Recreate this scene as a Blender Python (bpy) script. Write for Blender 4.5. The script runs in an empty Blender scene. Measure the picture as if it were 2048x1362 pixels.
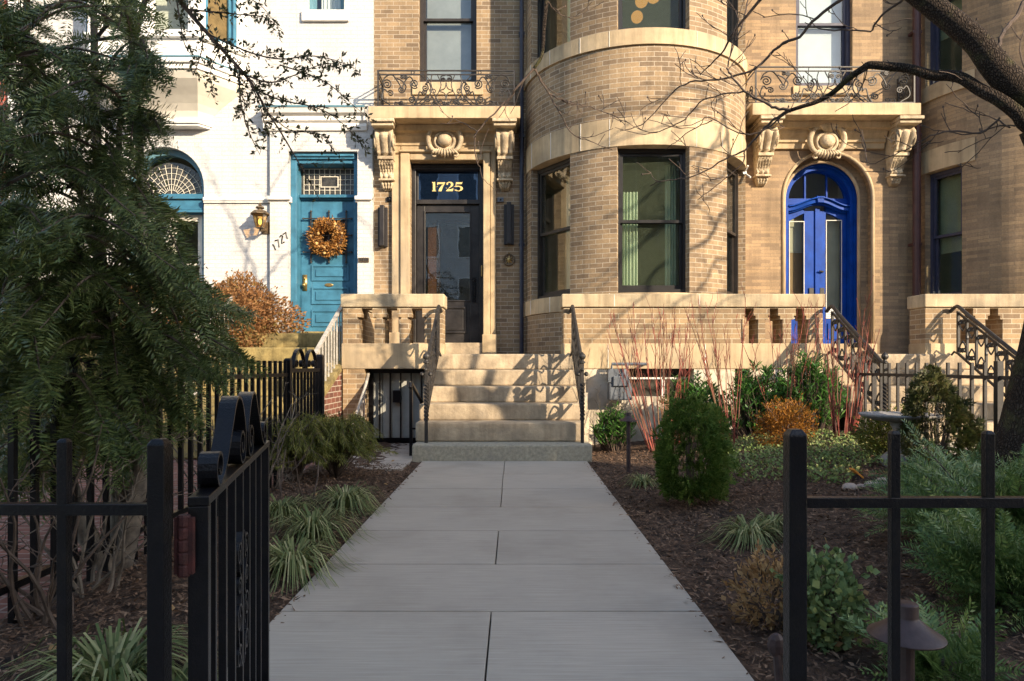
import bpy, math, random
import numpy as np
from mathutils import Vector, Matrix
R = math.radians
random.seed(7); rng = np.random.default_rng(7)
sc = bpy.context.scene
col = sc.collection
F, H, CX, CY = 1365.0, 1.04, 1027.0, 730.0      # focal length in photo pixels, eye height, vanishing point
YF = 10.8                                        # plane of the house fronts
YW = 8.98                                        # front of the stoop parapets

def W(px, py, Y): return Vector(((px-CX)*Y/F, Y, H+(CY-py)*Y/F))
def PX(px, Y=YF): return (px-CX)*Y/F
def PZ(py, Y=YF): return H+(CY-py)*Y/F
def lerp(a, b, t): return a+(b-a)*t
def sstep(a, b, x):
    t = min(1, max(0, (x-a)/(b-a))); return t*t*(3-2*t)
def ground_z(x, y):
    if x > .8: return .27*sstep(.8, 3.7, x)-.015
    return -.015 + (.03*sstep(-.98, -1.6, x) if x < -.98 else 0)

# ---------------------------------------------------------------- materials
def nt(name):
    m = bpy.data.materials.new(name); m.use_nodes = True
    t = m.node_tree; t.nodes.clear()
    o = t.nodes.new('ShaderNodeOutputMaterial')
    return m, t, o
def N(t, kind, **kw):
    n = t.nodes.new(kind)
    for k, v in kw.items():
        if k.startswith('i_'): n.inputs[k[2:].replace('_', ' ')].default_value = v
        else: setattr(n, k, v)
    return n
def L(t, a, b): t.links.new(a, b)
def rgba(c): return (c[0], c[1], c[2], 1)
def principled(t, o, rough=.7, metal=0, spec=.4):
    p = N(t, 'ShaderNodeBsdfPrincipled'); p.inputs['Roughness'].default_value = rough
    p.inputs['Metallic'].default_value = metal; p.inputs['Specular IOR Level'].default_value = spec
    L(t, p.outputs[0], o.inputs[0]); return p
def ramp(t, fac, stops):
    r = N(t, 'ShaderNodeValToRGB'); e = r.color_ramp.elements
    while len(e) < len(stops): e.new(.5)
    for q, (p, c) in zip(e, stops): q.position = p; q.color = rgba(c)
    L(t, fac, r.inputs[0]); return r.outputs[0]
def noise(t, vec, scale, detail=4, rough=.6):
    n = N(t, 'ShaderNodeTexNoise'); n.inputs['Scale'].default_value = scale
    n.inputs['Detail'].default_value = detail; n.inputs['Roughness'].default_value = rough
    L(t, vec, n.inputs['Vector']); return n.outputs['Fac']
def mixc(t, fac, a, b, mode='MIX'):
    m = N(t, 'ShaderNodeMix', data_type='RGBA', blend_type=mode)
    for s, v in ((m.inputs[0], fac), (m.inputs[6], a), (m.inputs[7], b)):
        if hasattr(v, 'links'): L(t, v, s)
        else: s.default_value = rgba(v) if isinstance(v, tuple) else v
    return m.outputs[2]
def bump(t, p, h, s=.3, d=.02):
    b = N(t, 'ShaderNodeBump'); b.inputs['Strength'].default_value = s; b.inputs['Distance'].default_value = d
    L(t, h, b.inputs['Height']); L(t, b.outputs[0], p.inputs['Normal']); return b
def solid(name, c, rough=.6, metal=0, var=.12, scale=6, bs=.15, bd=.01, stain=None, spec=.4, bscale=None, streak=0):
    m, t, o = nt(name); p = principled(t, o, rough, metal, spec)
    g = N(t, 'ShaderNodeNewGeometry').outputs['Position']
    f = noise(t, g, scale, 6)
    lo = tuple(x*(1-var*2) for x in c); hi = tuple(min(1, x*(1+var*2)) for x in c)
    cc = ramp(t, f, [(.3, lo), (.7, hi)])
    if stain:
        f2 = noise(t, g, scale*.35, 8, .7)
        r2 = ramp(t, f2, [(.5, (0,0,0)), (.72, (1,1,1))])
        cc = mixc(t, r2, cc, stain)
    if streak:
        mp = N(t, 'ShaderNodeMapping'); mp.inputs['Scale'].default_value = (7, 7, .6); L(t, g, mp.inputs[0])
        ks = ramp(t, noise(t, mp.outputs[0], 1.0, 7, .7), [(.34, (1-streak,1-streak*1.05,1-streak*1.1)), (.55, (1,1,1))]); cc = mixc(t, 1.0, cc, ks, 'MULTIPLY')
    L(t, cc, p.inputs['Base Color'])
    if bs: bump(t, p, noise(t, g, bscale or scale*6, 6), bs, bd)
    return m
def brick(name, c1, c2, mortar, bw=.215, bh=.066, ms=.006, bs=.35, rough=.8, bias=0, soot=.35, soft=.1, streak=.22):
    m, t, o = nt(name); p = principled(t, o, rough, 0, .3)
    uv = N(t, 'ShaderNodeTexCoord').outputs['UV']
    b = N(t, 'ShaderNodeTexBrick'); L(t, uv, b.inputs['Vector'])
    for k, v in (('Scale', 1), ('Mortar Size', ms), ('Mortar Smooth', soft), ('Bias', bias), ('Brick Width', bw), ('Row Height', bh)): b.inputs[k].default_value = v
    b.inputs['Color1'].default_value = rgba(c1); b.inputs['Color2'].default_value = rgba(c2); b.inputs['Mortar'].default_value = rgba(mortar)
    g = N(t, 'ShaderNodeNewGeometry').outputs['Position']
    n1 = noise(t, g, 1.3, 6, .65); n2 = noise(t, g, 45, 4)
    k = ramp(t, n1, [(.25, (1-soot,)*3), (.7, (1.08,)*3)])
    c = mixc(t, 1.0, b.outputs['Color'], k, 'MULTIPLY')
    mp = N(t, 'ShaderNodeMapping'); mp.inputs['Scale'].default_value = (4, 4, .35); L(t, g, mp.inputs[0])
    ks = ramp(t, noise(t, mp.outputs[0], 1.0, 7, .7), [(.36, (1-streak,)*3), (.56, (1,)*3)]); c = mixc(t, 1.0, c, ks, 'MULTIPLY')
    k2 = ramp(t, n2, [(.2, (.78,)*3), (.8, (1.15,)*3)])
    c = mixc(t, 1.0, c, k2, 'MULTIPLY')
    L(t, c, p.inputs['Base Color'])
    inv = N(t, 'ShaderNodeMath', operation='SUBTRACT'); inv.inputs[0].default_value = 1; L(t, b.outputs['Fac'], inv.inputs[1])
    ad = N(t, 'ShaderNodeMath', operation='MULTIPLY_ADD'); L(t, n2, ad.inputs[0]); ad.inputs[1].default_value = .35; L(t, inv.outputs[0], ad.inputs[2])
    bump(t, p, ad.outputs[0], bs, .008)
    return m
def leafmat(name, cols, rough=.45, trans=.25, spec=.4, sc_=3.0):
    m, t, o = nt(name); p = principled(t, o, rough, 0, spec)
    g = N(t, 'ShaderNodeNewGeometry')
    f = noise(t, g.outputs['Position'], sc_, 3)
    a = N(t, 'ShaderNodeMath', operation='MULTIPLY_ADD'); L(t, g.outputs['Random Per Island'], a.inputs[0]); a.inputs[1].default_value = .65
    b = N(t, 'ShaderNodeMath', operation='MULTIPLY_ADD'); L(t, f, b.inputs[0]); b.inputs[1].default_value = .8; b.inputs[2].default_value = -.22
    L(t, b.outputs[0], a.inputs[2])
    n = len(cols); c = ramp(t, a.outputs[0], [(i/(n-1), x) for i, x in enumerate(cols)])
    L(t, c, p.inputs['Base Color'])
    if trans:
        tr = N(t, 'ShaderNodeBsdfTranslucent'); L(t, c, tr.inputs[0])
        mx = N(t, 'ShaderNodeMixShader'); mx.inputs[0].default_value = trans
        L(t, p.outputs[0], mx.inputs[1]); L(t, tr.outputs[0], mx.inputs[2]); L(t, mx.outputs[0], o.inputs[0])
    return m
def glassmat(name, tint=(.8,.85,.8), refl=.08, rough=.01, wav=0.0, rt=(.9,.95,1)):
    m, t, o = nt(name)
    tr = N(t, 'ShaderNodeBsdfTransparent'); tr.inputs[0].default_value = rgba(tint)
    gl = N(t, 'ShaderNodeBsdfGlossy'); gl.inputs['Roughness'].default_value = rough; gl.inputs[0].default_value = rgba(rt)
    lw = N(t, 'ShaderNodeLayerWeight'); lw.inputs[0].default_value = .5; fr = N(t, 'ShaderNodeMath', operation='POWER'); L(t, lw.outputs['Facing'], fr.inputs[0]); fr.inputs[1].default_value = 4
    if wav:
        g = N(t, 'ShaderNodeNewGeometry').outputs['Position']
        b = N(t, 'ShaderNodeBump'); b.inputs['Strength'].default_value = wav; b.inputs['Distance'].default_value = .02
        L(t, noise(t, g, 2.5, 2), b.inputs['Height']); L(t, b.outputs[0], gl.inputs['Normal'])
    a = N(t, 'ShaderNodeMath', operation='MULTIPLY_ADD'); L(t, fr.outputs[0], a.inputs[0]); a.inputs[1].default_value = .85; a.inputs[2].default_value = refl
    mx = N(t, 'ShaderNodeMixShader'); L(t, a.outputs[0], mx.inputs[0]); L(t, tr.outputs[0], mx.inputs[1]); L(t, gl.outputs[0], mx.inputs[2])
    L(t, mx.outputs[0], o.inputs[0]); return m
def emit(name, c, s):
    m, t, o = nt(name); e = N(t, 'ShaderNodeEmission'); e.inputs[0].default_value = rgba(c); e.inputs[1].default_value = s
    L(t, e.outputs[0], o.inputs[0]); return m

M = {}
M['brick'] = brick('tan brick', (.40,.28,.16), (.21,.148,.095), (.52,.44,.33), bias=-.1, ms=.0045, bw=.2)
M['brick_wall'] = brick('parapet brick', (.46,.32,.175), (.26,.18,.11), (.58,.49,.35), ms=.005, bw=.23)
M['brick_right'] = brick('buff narrow brick', (.45,.31,.175), (.27,.19,.12), (.30,.22,.14), bw=.29, bh=.052, ms=.004, soot=.3)
M['brick_dark'] = brick('sooty brick', (.20,.145,.11), (.12,.09,.075), (.30,.24,.19), bw=.29, bh=.062, ms=.005, soot=.3)
M['brick_white'] = brick('white painted brick', (.60,.59,.57), (.56,.55,.53), (.53,.52,.50), ms=.008, bs=.6, soot=.05, streak=.10, rough=.6)
M['brick_red'] = brick('red brick', (.42,.10,.06), (.33,.075,.05), (.42,.25,.2))
M['paving_brick'] = brick('red paving brick', (.22,.085,.06), (.15,.065,.05), (.28,.22,.19), bw=.2, bh=.1, ms=.008)
M['old_brick'] = brick('old red brick', (.25,.10,.07), (.16,.07,.05), (.5,.42,.33), bw=.2, bh=.07)
M['stone'] = solid('buff limestone', (.50,.38,.23), .8, var=.14, scale=2.2, bs=.18, bd=.008, stain=(.36,.29,.20), bscale=55, streak=.28)
M['cap'] = solid('weathered cap stone', (.47,.375,.24), .85, var=.12, scale=2.5, bs=.3, bd=.01, stain=(.24,.21,.16), bscale=60, streak=.35)
M['step'] = solid('worn step stone', (.41,.325,.22), .85, var=.2, scale=4, bs=.6, bd=.014, stain=(.24,.20,.15), bscale=26, streak=.3)
M['step_grey'] = solid('granite step', (.33,.30,.225), .85, var=.15, scale=30, bs=.4, bd=.01, stain=(.26,.24,.20))
M['carved'] = solid('carved stone', (.53,.43,.29), .8, var=.15, scale=9, bs=.45, bd=.02, stain=(.28,.21,.14), bscale=40, streak=.35)
M['mossy'] = solid('mossy step stone', (.28,.215,.085), .9, var=.28, scale=4, bs=.6, bd=.014, stain=(.12,.11,.06), bscale=26, streak=.4)
M['iron'] = solid('black painted iron', (.004,.004,.0055), .28, 0, .2, 30, .5, .003, spec=.27, stain=(.010,.009,.008))
M['iron_worn'] = solid('weathered iron', (.026,.023,.021), .5, 0, .25, 20, .3, .003, spec=.5)
M['iron_rust'] = solid('rusty hinge iron', (.045,.010,.008), .7, 0, .3, 30, .5, .004)
M['rail_white'] = solid('pale painted metal', (.40,.37,.32), .5, 0, .15, 20, .1)
M['black_frame'] = solid('black window paint', (.014,.013,.013), .4, 0, .1, 10, .1, .002)
M['dark_frame'] = solid('dark brown paint', (.03,.024,.02), .45, 0, .15, 10, .1, .002)
M['door_black'] = solid('worn black door paint', (.022,.02,.02), .38, 0, .3, 4, .2, .004, stain=(.045,.04,.036))
M['slate_frame'] = solid('slate purple frame paint', (.045,.045,.075), .45, 0, .1, 10, .1, .002)
M['teal'] = solid('teal door paint', (.045,.16,.25), .45, 0, .14, 5, .25, .004, spec=.3)
M['teal_dark'] = solid('teal trim paint', (.10,.21,.26), .5, 0, .1, 6, .1)
M['blue'] = solid('royal blue paint', (.002,.05,.31), .45, 0, .14, 5, .25, .003, spec=.2)
M['white'] = solid('white trim paint', (.78,.77,.74), .5, 0, .03, 4, .1, .004)
M['cream'] = solid('cream trim paint', (.66,.62,.53), .5, 0, .05, 3, .1, .004)
M['basement'] = solid('flaking pale basement paint', (.55,.47,.35), .85, 0, .2, 6, .4, .01, stain=(.62,.60,.55))
M['white_stone'] = solid('white painted stone', (.76,.74,.69), .6, 0, .06, 5, .3, .006)
M['brass'] = solid('aged brass', (.42,.29,.11), .35, .8, .15, 20, .1)
M['bronze'] = solid('bronze plaque', (.12,.085,.05), .5, .3, .3, 40, .5, .004)
M['pipe_blue'] = solid('dark blue downpipe paint', (.02,.025,.045), .4)
M['pipe_brown'] = solid('maroon downpipe paint', (.07,.03,.028), .5)
M['path'] = None
M['concrete'] = solid('grey concrete', (.36,.32,.27), .9, 0, .12, 3, .3, .005)
M['asphalt'] = solid('asphalt', (.05,.05,.05), .9, 0, .15, 4, .3, .01)
M['soil'] = solid('bark mulch soil', (.075,.045,.028), .95, 0, .45, 14, .9, .03, bscale=60)
M['chip'] = leafmat('bark chips', [(.038,.024,.017), (.10,.06,.038), (.18,.112,.072), (.30,.20,.13)], .9, 0, .2)
M['bark'] = None
M['room'] = solid('grey green interior plaster', (.32,.33,.28), .9, 0, .1, 2, 0)  # one even grey-green plaster tone
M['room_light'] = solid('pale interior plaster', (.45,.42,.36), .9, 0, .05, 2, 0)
M['wood'] = solid('warm interior wood', (.11,.055,.026), .5, 0, .2, 3, .1)
M['curtain'] = solid('pale green curtain', (.55,.64,.50), .9, 0, .04, 3, 0)
M['blind'] = solid('roller blind', (.62,.63,.63), .9, 0, .05, 3, 0)
M['hall_tone'] = solid('beige sheer', (.40,.37,.30), .9, 0, .05, 3, 0)  # beige of the lit hall, put into added panels
M['hall_tone_brown'] = solid('brown sheer', (.26,.17,.10), .9, 0, .05, 3, 0)  # brown of the lower hall view, put into an added panel
M['blind_grey'] = solid('grey roller blind', (.30,.30,.29), .9, 0, .08, 3, 0)
M['window_tone'] = solid('grey green interior tone', (.24,.26,.18), .9, 0, .08, 3, 0)  # interior brightness put into the colour of an added sheet
M['tan_reflection'] = solid('tan window reflection', (.20,.125,.065), .9, 0, .15, 12, .2)  # orange window reflection put into a sheet's colour
M['glass'] = glassmat('window glass', (.84,.89,.82), .018)
M['glass_side'] = glassmat('side window glass', (.80,.85,.76), .16)
M['glass_sky'] = glassmat('reflective window glass', (.78,.84,.84), .07, .012, .05)
M['glass_door'] = glassmat('old door glass', (.72,.70,.64), .20, .012, .035)
M['glass_lead'] = solid('leaded glass', (.045,.042,.035), .12, 0, .5, 12, .35, .01, spec=.7)
M['lead'] = solid('white leading', (.62,.58,.48), .6, 0, .1, 10, 0)
M['gold'] = solid('gold leaf', (.80,.62,.26), .45, .35, .1, 20, 0)
M['paper'] = solid('white paper', (.72,.72,.70), .8, 0, .03, 10, 0)
M['ink'] = solid('grey ink', (.25,.27,.3), .8, 0, .03, 10, 0)
M['lamp_amber'] = emit('amber lamp glass', (1,.62,.2), 1.3)
M['lamp_glass'] = glassmat('amber seeded glass', (.95,.75,.42), .05, .15)
M['globe'] = emit('warm pendant glow', (1,.45,.10), .30)
M['sconce'] = solid('black sconce metal', (.025,.022,.022), .45)
M['path_lamp'] = solid('brown lamp metal', (.055,.035,.033), .5, .2, .2, 20, .2, .003)
M['meter'] = solid('grey meter paint', (.12,.135,.155), .5, 0, .08, 8, .1)
M['device_white'] = solid('white plastic', (.75,.74,.70), .4, 0, .02, 5, 0)
M['rock'] = solid('river rock', (.42,.33,.27), .8, 0, .2, 8, .4, .01)
M['orange'] = solid('fresh cut orange wood', (.75,.28,.04), .7, 0, .1, 10, 0)
M['gate_board'] = solid('pale grey gate board', (.38,.38,.34), .6, 0, .06, 6, .1)
M['basin'] = solid('birdbath stone', (.24,.23,.22), .85, 0, .15, 12, .4, .006)

def build_special():
    # large format concrete paver: fine brushed lines across the path
    m, t, o = nt('brushed concrete paver'); p = principled(t, o, .75, 0, .35)
    g = N(t, 'ShaderNodeNewGeometry'); pos = g.outputs['Position']
    mp = N(t, 'ShaderNodeMapping'); mp.inputs['Scale'].default_value = (1.6, 70, 1); L(t, pos, mp.inputs[0])
    f = noise(t, mp.outputs[0], 2.0, 5, .6); f2 = noise(t, pos, 1.1, 6, .65); f3 = noise(t, pos, 260, 2)
    c = ramp(t, f, [(.25, (.325,.288,.24)), (.75, (.47,.42,.35))])
    k = ramp(t, f2, [(.3, (.80,.79,.77)), (.5,(.97,.97,.96)), (.7, (1.06,1.05,1.03))]); c = mixc(t, 1, c, k, 'MULTIPLY')
    k3 = ramp(t, f3, [(.16, (.55,)*3), (.30, (1,)*3)]); c = mixc(t, .6, c, k3, 'MULTIPLY')
    r = ramp(t, g.outputs['Random Per Island'], [(0, (.92,)*3), (1, (1.05,)*3)]); c = mixc(t, 1, c, r, 'MULTIPLY')
    L(t, c, p.inputs['Base Color']); bump(t, p, f, .12, .004); M['path'] = m
    # tree bark
    m, t, o = nt('furrowed bark'); p = principled(t, o, .95, 0, .2)
    pos = N(t, 'ShaderNodeNewGeometry').outputs['Position']
    nz = noise(t, pos, 6, 3)
    mp = N(t, 'ShaderNodeMapping'); mp.inputs['Scale'].default_value = (1, 1, .45); L(t, pos, mp.inputs[0])
    wv = mixc(t, .06, mp.outputs[0], nz, 'ADD')
    v = N(t, 'ShaderNodeTexVoronoi', feature='DISTANCE_TO_EDGE'); v.inputs['Scale'].default_value = 74; L(t, wv, v.inputs['Vector'])
    vv = N(t, 'ShaderNodeMath', operation='MINIMUM'); L(t, v.outputs['Distance'], vv.inputs[0]); vv.inputs[1].default_value = .25
    c = ramp(t, v.outputs['Distance'], [(0, (.02,.014,.010)), (.25, (.058,.043,.032)), (.7, (.095,.074,.055))])
    moss = ramp(t, noise(t, pos, 5, 5), [(.52, (0,0,0)), (.68, (1,1,1))])
    c = mixc(t, moss, c, (.075,.07,.03))
    L(t, c, p.inputs['Base Color']); bump(t, p, vv.outputs[0], .9, .05); M['bark'] = m
build_special()
M['twig'] = solid('bare twig bark', (.085,.06,.045), .8, 0, .3, 12, .2)
M['twig_grey'] = solid('grey shrub bark', (.14,.115,.09), .85, 0, .3, 12, .2)
M['twig_red'] = solid('red dogwood bark', (.215,.048,.034), .6, 0, .5, 7, .1, stain=(.25,.18,.085))
M['yew'] = leafmat('dark yew needles', [(.024,.040,.013), (.062,.092,.026), (.125,.155,.046), (.22,.24,.085)], .42, .18, .34, 1.5)
M['yew_low'] = leafmat('plum yew needles', [(.04,.075,.022), (.085,.15,.04), (.16,.24,.07), (.25,.29,.085)], .38, .2, .4, 2)
M['thuja'] = leafmat('arborvitae foliage', [(.03,.058,.012), (.065,.12,.02), (.12,.19,.035), (.19,.21,.055)], .6, .25, .15, 6)
M['thuja_tan'] = leafmat('bronzed arborvitae foliage', [(.03,.045,.012), (.06,.075,.02), (.09,.09,.03), (.13,.10,.045)], .55, .2, .3, 6)
M['laurel'] = leafmat('laurel leaves', [(.025,.075,.016), (.055,.15,.03), (.10,.24,.05), (.17,.30,.08)], .32, .25, .5, 4)
M['hedge'] = leafmat('dry brown hedge leaves', [(.15,.065,.02), (.27,.13,.05), (.37,.20,.085), (.17,.17,.035)], .7, .3, .3, 3)
M['gold_bush'] = leafmat('golden bush leaves', [(.17,.06,.008), (.30,.12,.014), (.42,.19,.03), (.32,.17,.03)], .6, .3, .3, 4)
M['lime_bush'] = leafmat('yellow green bush leaves', [(.05,.075,.012), (.10,.13,.02), (.20,.20,.04), (.13,.11,.03)], .6, .3, .3, 4)
M['cover'] = leafmat('ground cover leaves', [(.07,.12,.03), (.15,.23,.06), (.27,.33,.12), (.36,.30,.13)], .6, .3, .3, 2)
M['blade'] = leafmat('liriope blades', [(.05,.08,.03), (.11,.15,.05), (.25,.27,.11), (.55,.50,.28)], .5, .25, .25, 2)
M['columbine'] = leafmat('blue green leaves', [(.075,.12,.05), (.14,.21,.085), (.22,.29,.12), (.36,.36,.10)], .5, .25, .3, 3)
M['dead'] = leafmat('dry tan leaves', [(.18,.10,.045), (.30,.18,.08), (.42,.27,.12), (.24,.15,.08)], .8, .25, .2, 3)
M['cypress'] = leafmat('threadleaf cypress foliage', [(.06,.08,.018), (.12,.14,.03), (.21,.21,.045), (.30,.27,.075)], .6, .2, .3, 4)
M['pyra'] = leafmat('small evergreen leaves', [(.015,.022,.008), (.03,.042,.014), (.055,.065,.022), (.11,.09,.04)], .4, .2, .4, 4)

# ---------------------------------------------------------------- mesh helpers
class MB:
    def __init__(s, T=None): s.v=[]; s.f=[]; s.uv=[]; s.T=T
    def p(s, q):
        q = Vector(q)
        if s.T: q = s.T(q)
        s.v.append(tuple(q)); return len(s.v)-1
    def poly(s, pts, uv=None):
        s.f.append([s.p(q) for q in pts]); s.uv.append(uv)
    def idx(s, ids, uv=None): s.f.append(list(ids)); s.uv.append(uv)
    def box(s, x0,x1,y0,y1,z0,z1):
        a=[s.p((x,y,z)) for z in (z0,z1) for y in (y0,y1) for x in (x0,x1)]
        for q in ((0,2,3,1),(4,5,7,6),(0,1,5,4),(2,6,7,3),(0,4,6,2),(1,3,7,5)): s.idx([a[i] for i in q])
    def tube(s, pts, r, n=6, cap=True, flat=None):
        pts=[Vector(q) for q in pts]; m=len(pts)
        if m<2: return
        rr = r if hasattr(r,'__len__') else [r]*m
        t0=(pts[1]-pts[0]).normalized()
        up=Vector((0,0,1)) if abs(t0.z)<.9 else Vector((1,0,0))
        a=t0.cross(up).normalized(); rings=[]
        for i in range(m):
            t=(pts[min(i+1,m-1)]-pts[max(i-1,0)])
            t=t.normalized() if t.length>1e-9 else t0
            a=(a-t*a.dot(t)); a=a.normalized() if a.length>1e-6 else t.orthogonal().normalized()
            b=t.cross(a)
            rings.append([s.p(pts[i]+(a*math.cos(2*math.pi*k/n)+b*math.sin(2*math.pi*k/n))*rr[i]) for k in range(n)])
        for i in range(m-1):
            for k in range(n): s.idx((rings[i][k],rings[i][(k+1)%n],rings[i+1][(k+1)%n],rings[i+1][k]))
        if cap and n>2: s.idx(rings[0][::-1]); s.idx(rings[-1])
    def bar(s, a, b, w, d=None, twist=0, n=1, up=None):
        # square bar from a to b (w across, d the other way), optionally twisted
        a,b=Vector(a),Vector(b); d=d or w; t=(b-a).normalized()
        u=Vector(up) if up else (Vector((0,0,1)) if abs(t.z)<.9 else Vector((0,1,0)))
        x=t.cross(u).normalized(); y=x.cross(t); rings=[]
        for i in range(n+1):
            c=a.lerp(b,i/n); an=twist*i/n
            xx=x*math.cos(an)+y*math.sin(an); yy=y*math.cos(an)-x*math.sin(an)
            rings.append([s.p(c+xx*(w/2)*e+yy*(d/2)*g) for e,g in ((-1,-1),(1,-1),(1,1),(-1,1))])
        for i in range(n):
            for k in range(4): s.idx((rings[i][k],rings[i][(k+1)%4],rings[i+1][(k+1)%4],rings[i+1][k]))
        s.idx(rings[0][::-1]); s.idx(rings[-1])
    def lathe(s, c, prof, n=12):
        c=Vector(c); rings=[]
        for r,z in prof: rings.append([s.p(c+Vector((r*math.cos(2*math.pi*k/n),r*math.sin(2*math.pi*k/n),z))) for k in range(n)])
        for i in range(len(prof)-1):
            for k in range(n): s.idx((rings[i][k],rings[i][(k+1)%n],rings[i+1][(k+1)%n],rings[i+1][k]))
        s.idx(rings[0][::-1]); s.idx(rings[-1])
    def ball(s, c, r, n=10, sz=None):
        sz=sz or (1,1,1); c=Vector(c); rings=[]
        for i in range(1,n//2+1-1+1):
            th=math.pi*i/(n//2+1)
            rings.append([s.p(c+Vector((r*sz[0]*math.sin(th)*math.cos(2*math.pi*k/n),r*sz[1]*math.sin(th)*math.sin(2*math.pi*k/n),r*sz[2]*math.cos(th)))) for k in range(n)])
        t=s.p(c+Vector((0,0,r*sz[2]))); b=s.p(c-Vector((0,0,r*sz[2])))
        for k in range(n):
            s.idx((t,rings[0][k],rings[0][(k+1)%n])); s.idx((b,rings[-1][(k+1)%n],rings[-1][k]))
            for i in range(len(rings)-1): s.idx((rings[i][k],rings[i+1][k],rings[i+1][(k+1)%n],rings[i][(k+1)%n]))
    def prism(s, poly, y0, y1, ax='y'):
        # polygon in (x,z) pushed along y (or (y,z) along x)
        q=(lambda a,b,d:(a,d,b)) if ax=='y' else ((lambda a,b,d:(d,a,b)) if ax=='x' else (lambda a,b,d:(a,b,d)))
        A=[s.p(q(a,b,y0)) for a,b in poly]; B=[s.p(q(a,b,y1)) for a,b in poly]; n=len(poly)
        s.idx(A); s.idx(B[::-1])
        for k in range(n): s.idx((A[k],B[k],B[(k+1)%n],A[(k+1)%n]))
    def grid(s, pts, uv=None):
        ids=[[s.p(q) for q in row] for row in pts]
        for i in range(len(ids)-1):
            for j in range(len(ids[0])-1): s.idx((ids[i][j],ids[i][j+1],ids[i+1][j+1],ids[i+1][j]))
    def build(s, name, mat, parent=None, smooth=False, bev=0, **tags):
        me=bpy.data.meshes.new(name); me.from_pydata(s.v,[],s.f)
        me.materials.append(mat)
        ul=me.uv_layers.new(name='UVMap').data
        for pol,uv in zip(me.polygons,s.uv):
            if uv:
                for li,q in zip(pol.loop_indices,uv): ul[li].uv=q
            else:
                n=pol.normal
                if abs(n.z)>.7:
                    for li in pol.loop_indices:
                        c=me.vertices[me.loops[li].vertex_index].co; ul[li].uv=(c.x,c.y)
                else:
                    tx,ty=(-n.y,n.x); l=math.hypot(tx,ty) or 1
                    for li in pol.loop_indices:
                        c=me.vertices[me.loops[li].vertex_index].co; ul[li].uv=((c.x*tx+c.y*ty)/l,c.z)
        if smooth: me.polygons.foreach_set('use_smooth',[True]*len(me.polygons))
        o=bpy.data.objects.new(name,me); col.objects.link(o)
        if parent: o.parent=parent
        if bev:
            b=o.modifiers.new('edge','BEVEL'); b.width=bev; b.segments=2; b.limit_method='ANGLE'
        for k,v in tags.items(): o[k]=v
        return o
def thing(name, label, cat, loc=(0,0,0), group=None):
    # parts are built in world coordinates, so the empty sits at the origin of its geometry
    o=bpy.data.objects.new(name,None); col.objects.link(o); o.empty_display_size=.1
    o['label']=label; o['category']=cat
    if group: o['group']=group
    return o
def copy_tree(o, loc, label=None, parent=None, rot=None):
    c=o.copy(); col.objects.link(c)
    if parent: c.parent=parent
    else:
        c.location=loc
        if rot is not None: c.rotation_euler=(0,0,rot)
        if label: c['label']=label
    for ch in list(o.children): copy_tree(ch,None,None,c)
    return c
def quads(name, V, mat, parent=None, nper=4, smooth=False, **tags):
    V=np.asarray(V,dtype=np.float32).reshape(-1,3); n=len(V)//nper
    me=bpy.data.meshes.new(name); me.vertices.add(len(V)); me.vertices.foreach_set('co',V.ravel())
    me.loops.add(n*nper); me.loops.foreach_set('vertex_index',np.arange(n*nper,dtype=np.int32))
    me.polygons.add(n); me.polygons.foreach_set('loop_start',np.arange(0,n*nper,nper,dtype=np.int32))
    me.update(calc_edges=True); me.materials.append(mat)
    o=bpy.data.objects.new(name,me); col.objects.link(o)
    if parent: o.parent=parent
    for k,v in tags.items(): o[k]=v
    return o
def tagged(o, label, cat, group=None):
    o['label']=label; o['category']=cat
    if group: o['group']=group
    return o

# wall sheet (facing -y) with rectangular openings and reveals; arches: extra spandrel fill
def wall(mb, x0,x1,z0,z1,y,ops=(),rev=.2):
    xs=sorted({x0,x1,*[v for o in ops for v in o[:2]]}); zs=sorted({z0,z1,*[v for o in ops for v in o[2:4]]})
    for i in range(len(xs)-1):
        for j in range(len(zs)-1):
            cx,cz=(xs[i]+xs[i+1])/2,(zs[j]+zs[j+1])/2
            if any(o[0]<cx<o[1] and o[2]<cz<o[3] for o in ops): continue
            mb.poly([(xs[i],y,zs[j]),(xs[i+1],y,zs[j]),(xs[i+1],y,zs[j+1]),(xs[i],y,zs[j+1])])
    for o in ops:
        a,b,c,d=o[:4]; r=o[4] if len(o)>4 else rev; arch=o[5] if len(o)>5 else None
        if not arch:
            mb.poly([(a,y,c),(a,y,d),(a,y+r,d),(a,y+r,c)]); mb.poly([(b,y,d),(b,y,c),(b,y+r,c),(b,y+r,d)])
            mb.poly([(a,y,d),(b,y,d),(b,y+r,d),(a,y+r,d)]); mb.poly([(b,y,c),(a,y,c),(a,y+r,c),(b,y+r,c)])
        else:
            sp=arch; cx=(a+b)/2; rad=(b-a)/2; n=20
            mb.poly([(a,y,c),(a,y,sp),(a,y+r,sp),(a,y+r,c)]); mb.poly([(b,y,sp),(b,y,c),(b,y+r,c),(b,y+r,sp)])
            arc=[(cx-rad*math.cos(math.pi*k/n), sp+(d-sp)*math.sin(math.pi*k/n)) for k in range(n+1)]
            for k in range(n):
                (xa,za),(xb,zb)=arc[k],arc[k+1]
                mb.poly([(xa,y,za),(xb,y,zb),(xb,y,d),(xa,y,d)])
                mb.poly([(xa,y,za),(xa,y+r,za),(xb,y+r,zb),(xb,y,zb)])
def frameT(ox,oy,yaw):
    # local (u right, d into the wall, z up); yaw turns the outward normal towards +x
    s_,c_=math.sin(yaw),math.cos(yaw)
    return lambda q: Vector((ox+q.x*c_-q.y*s_, oy+q.x*s_+q.y*c_, q.z))
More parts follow.
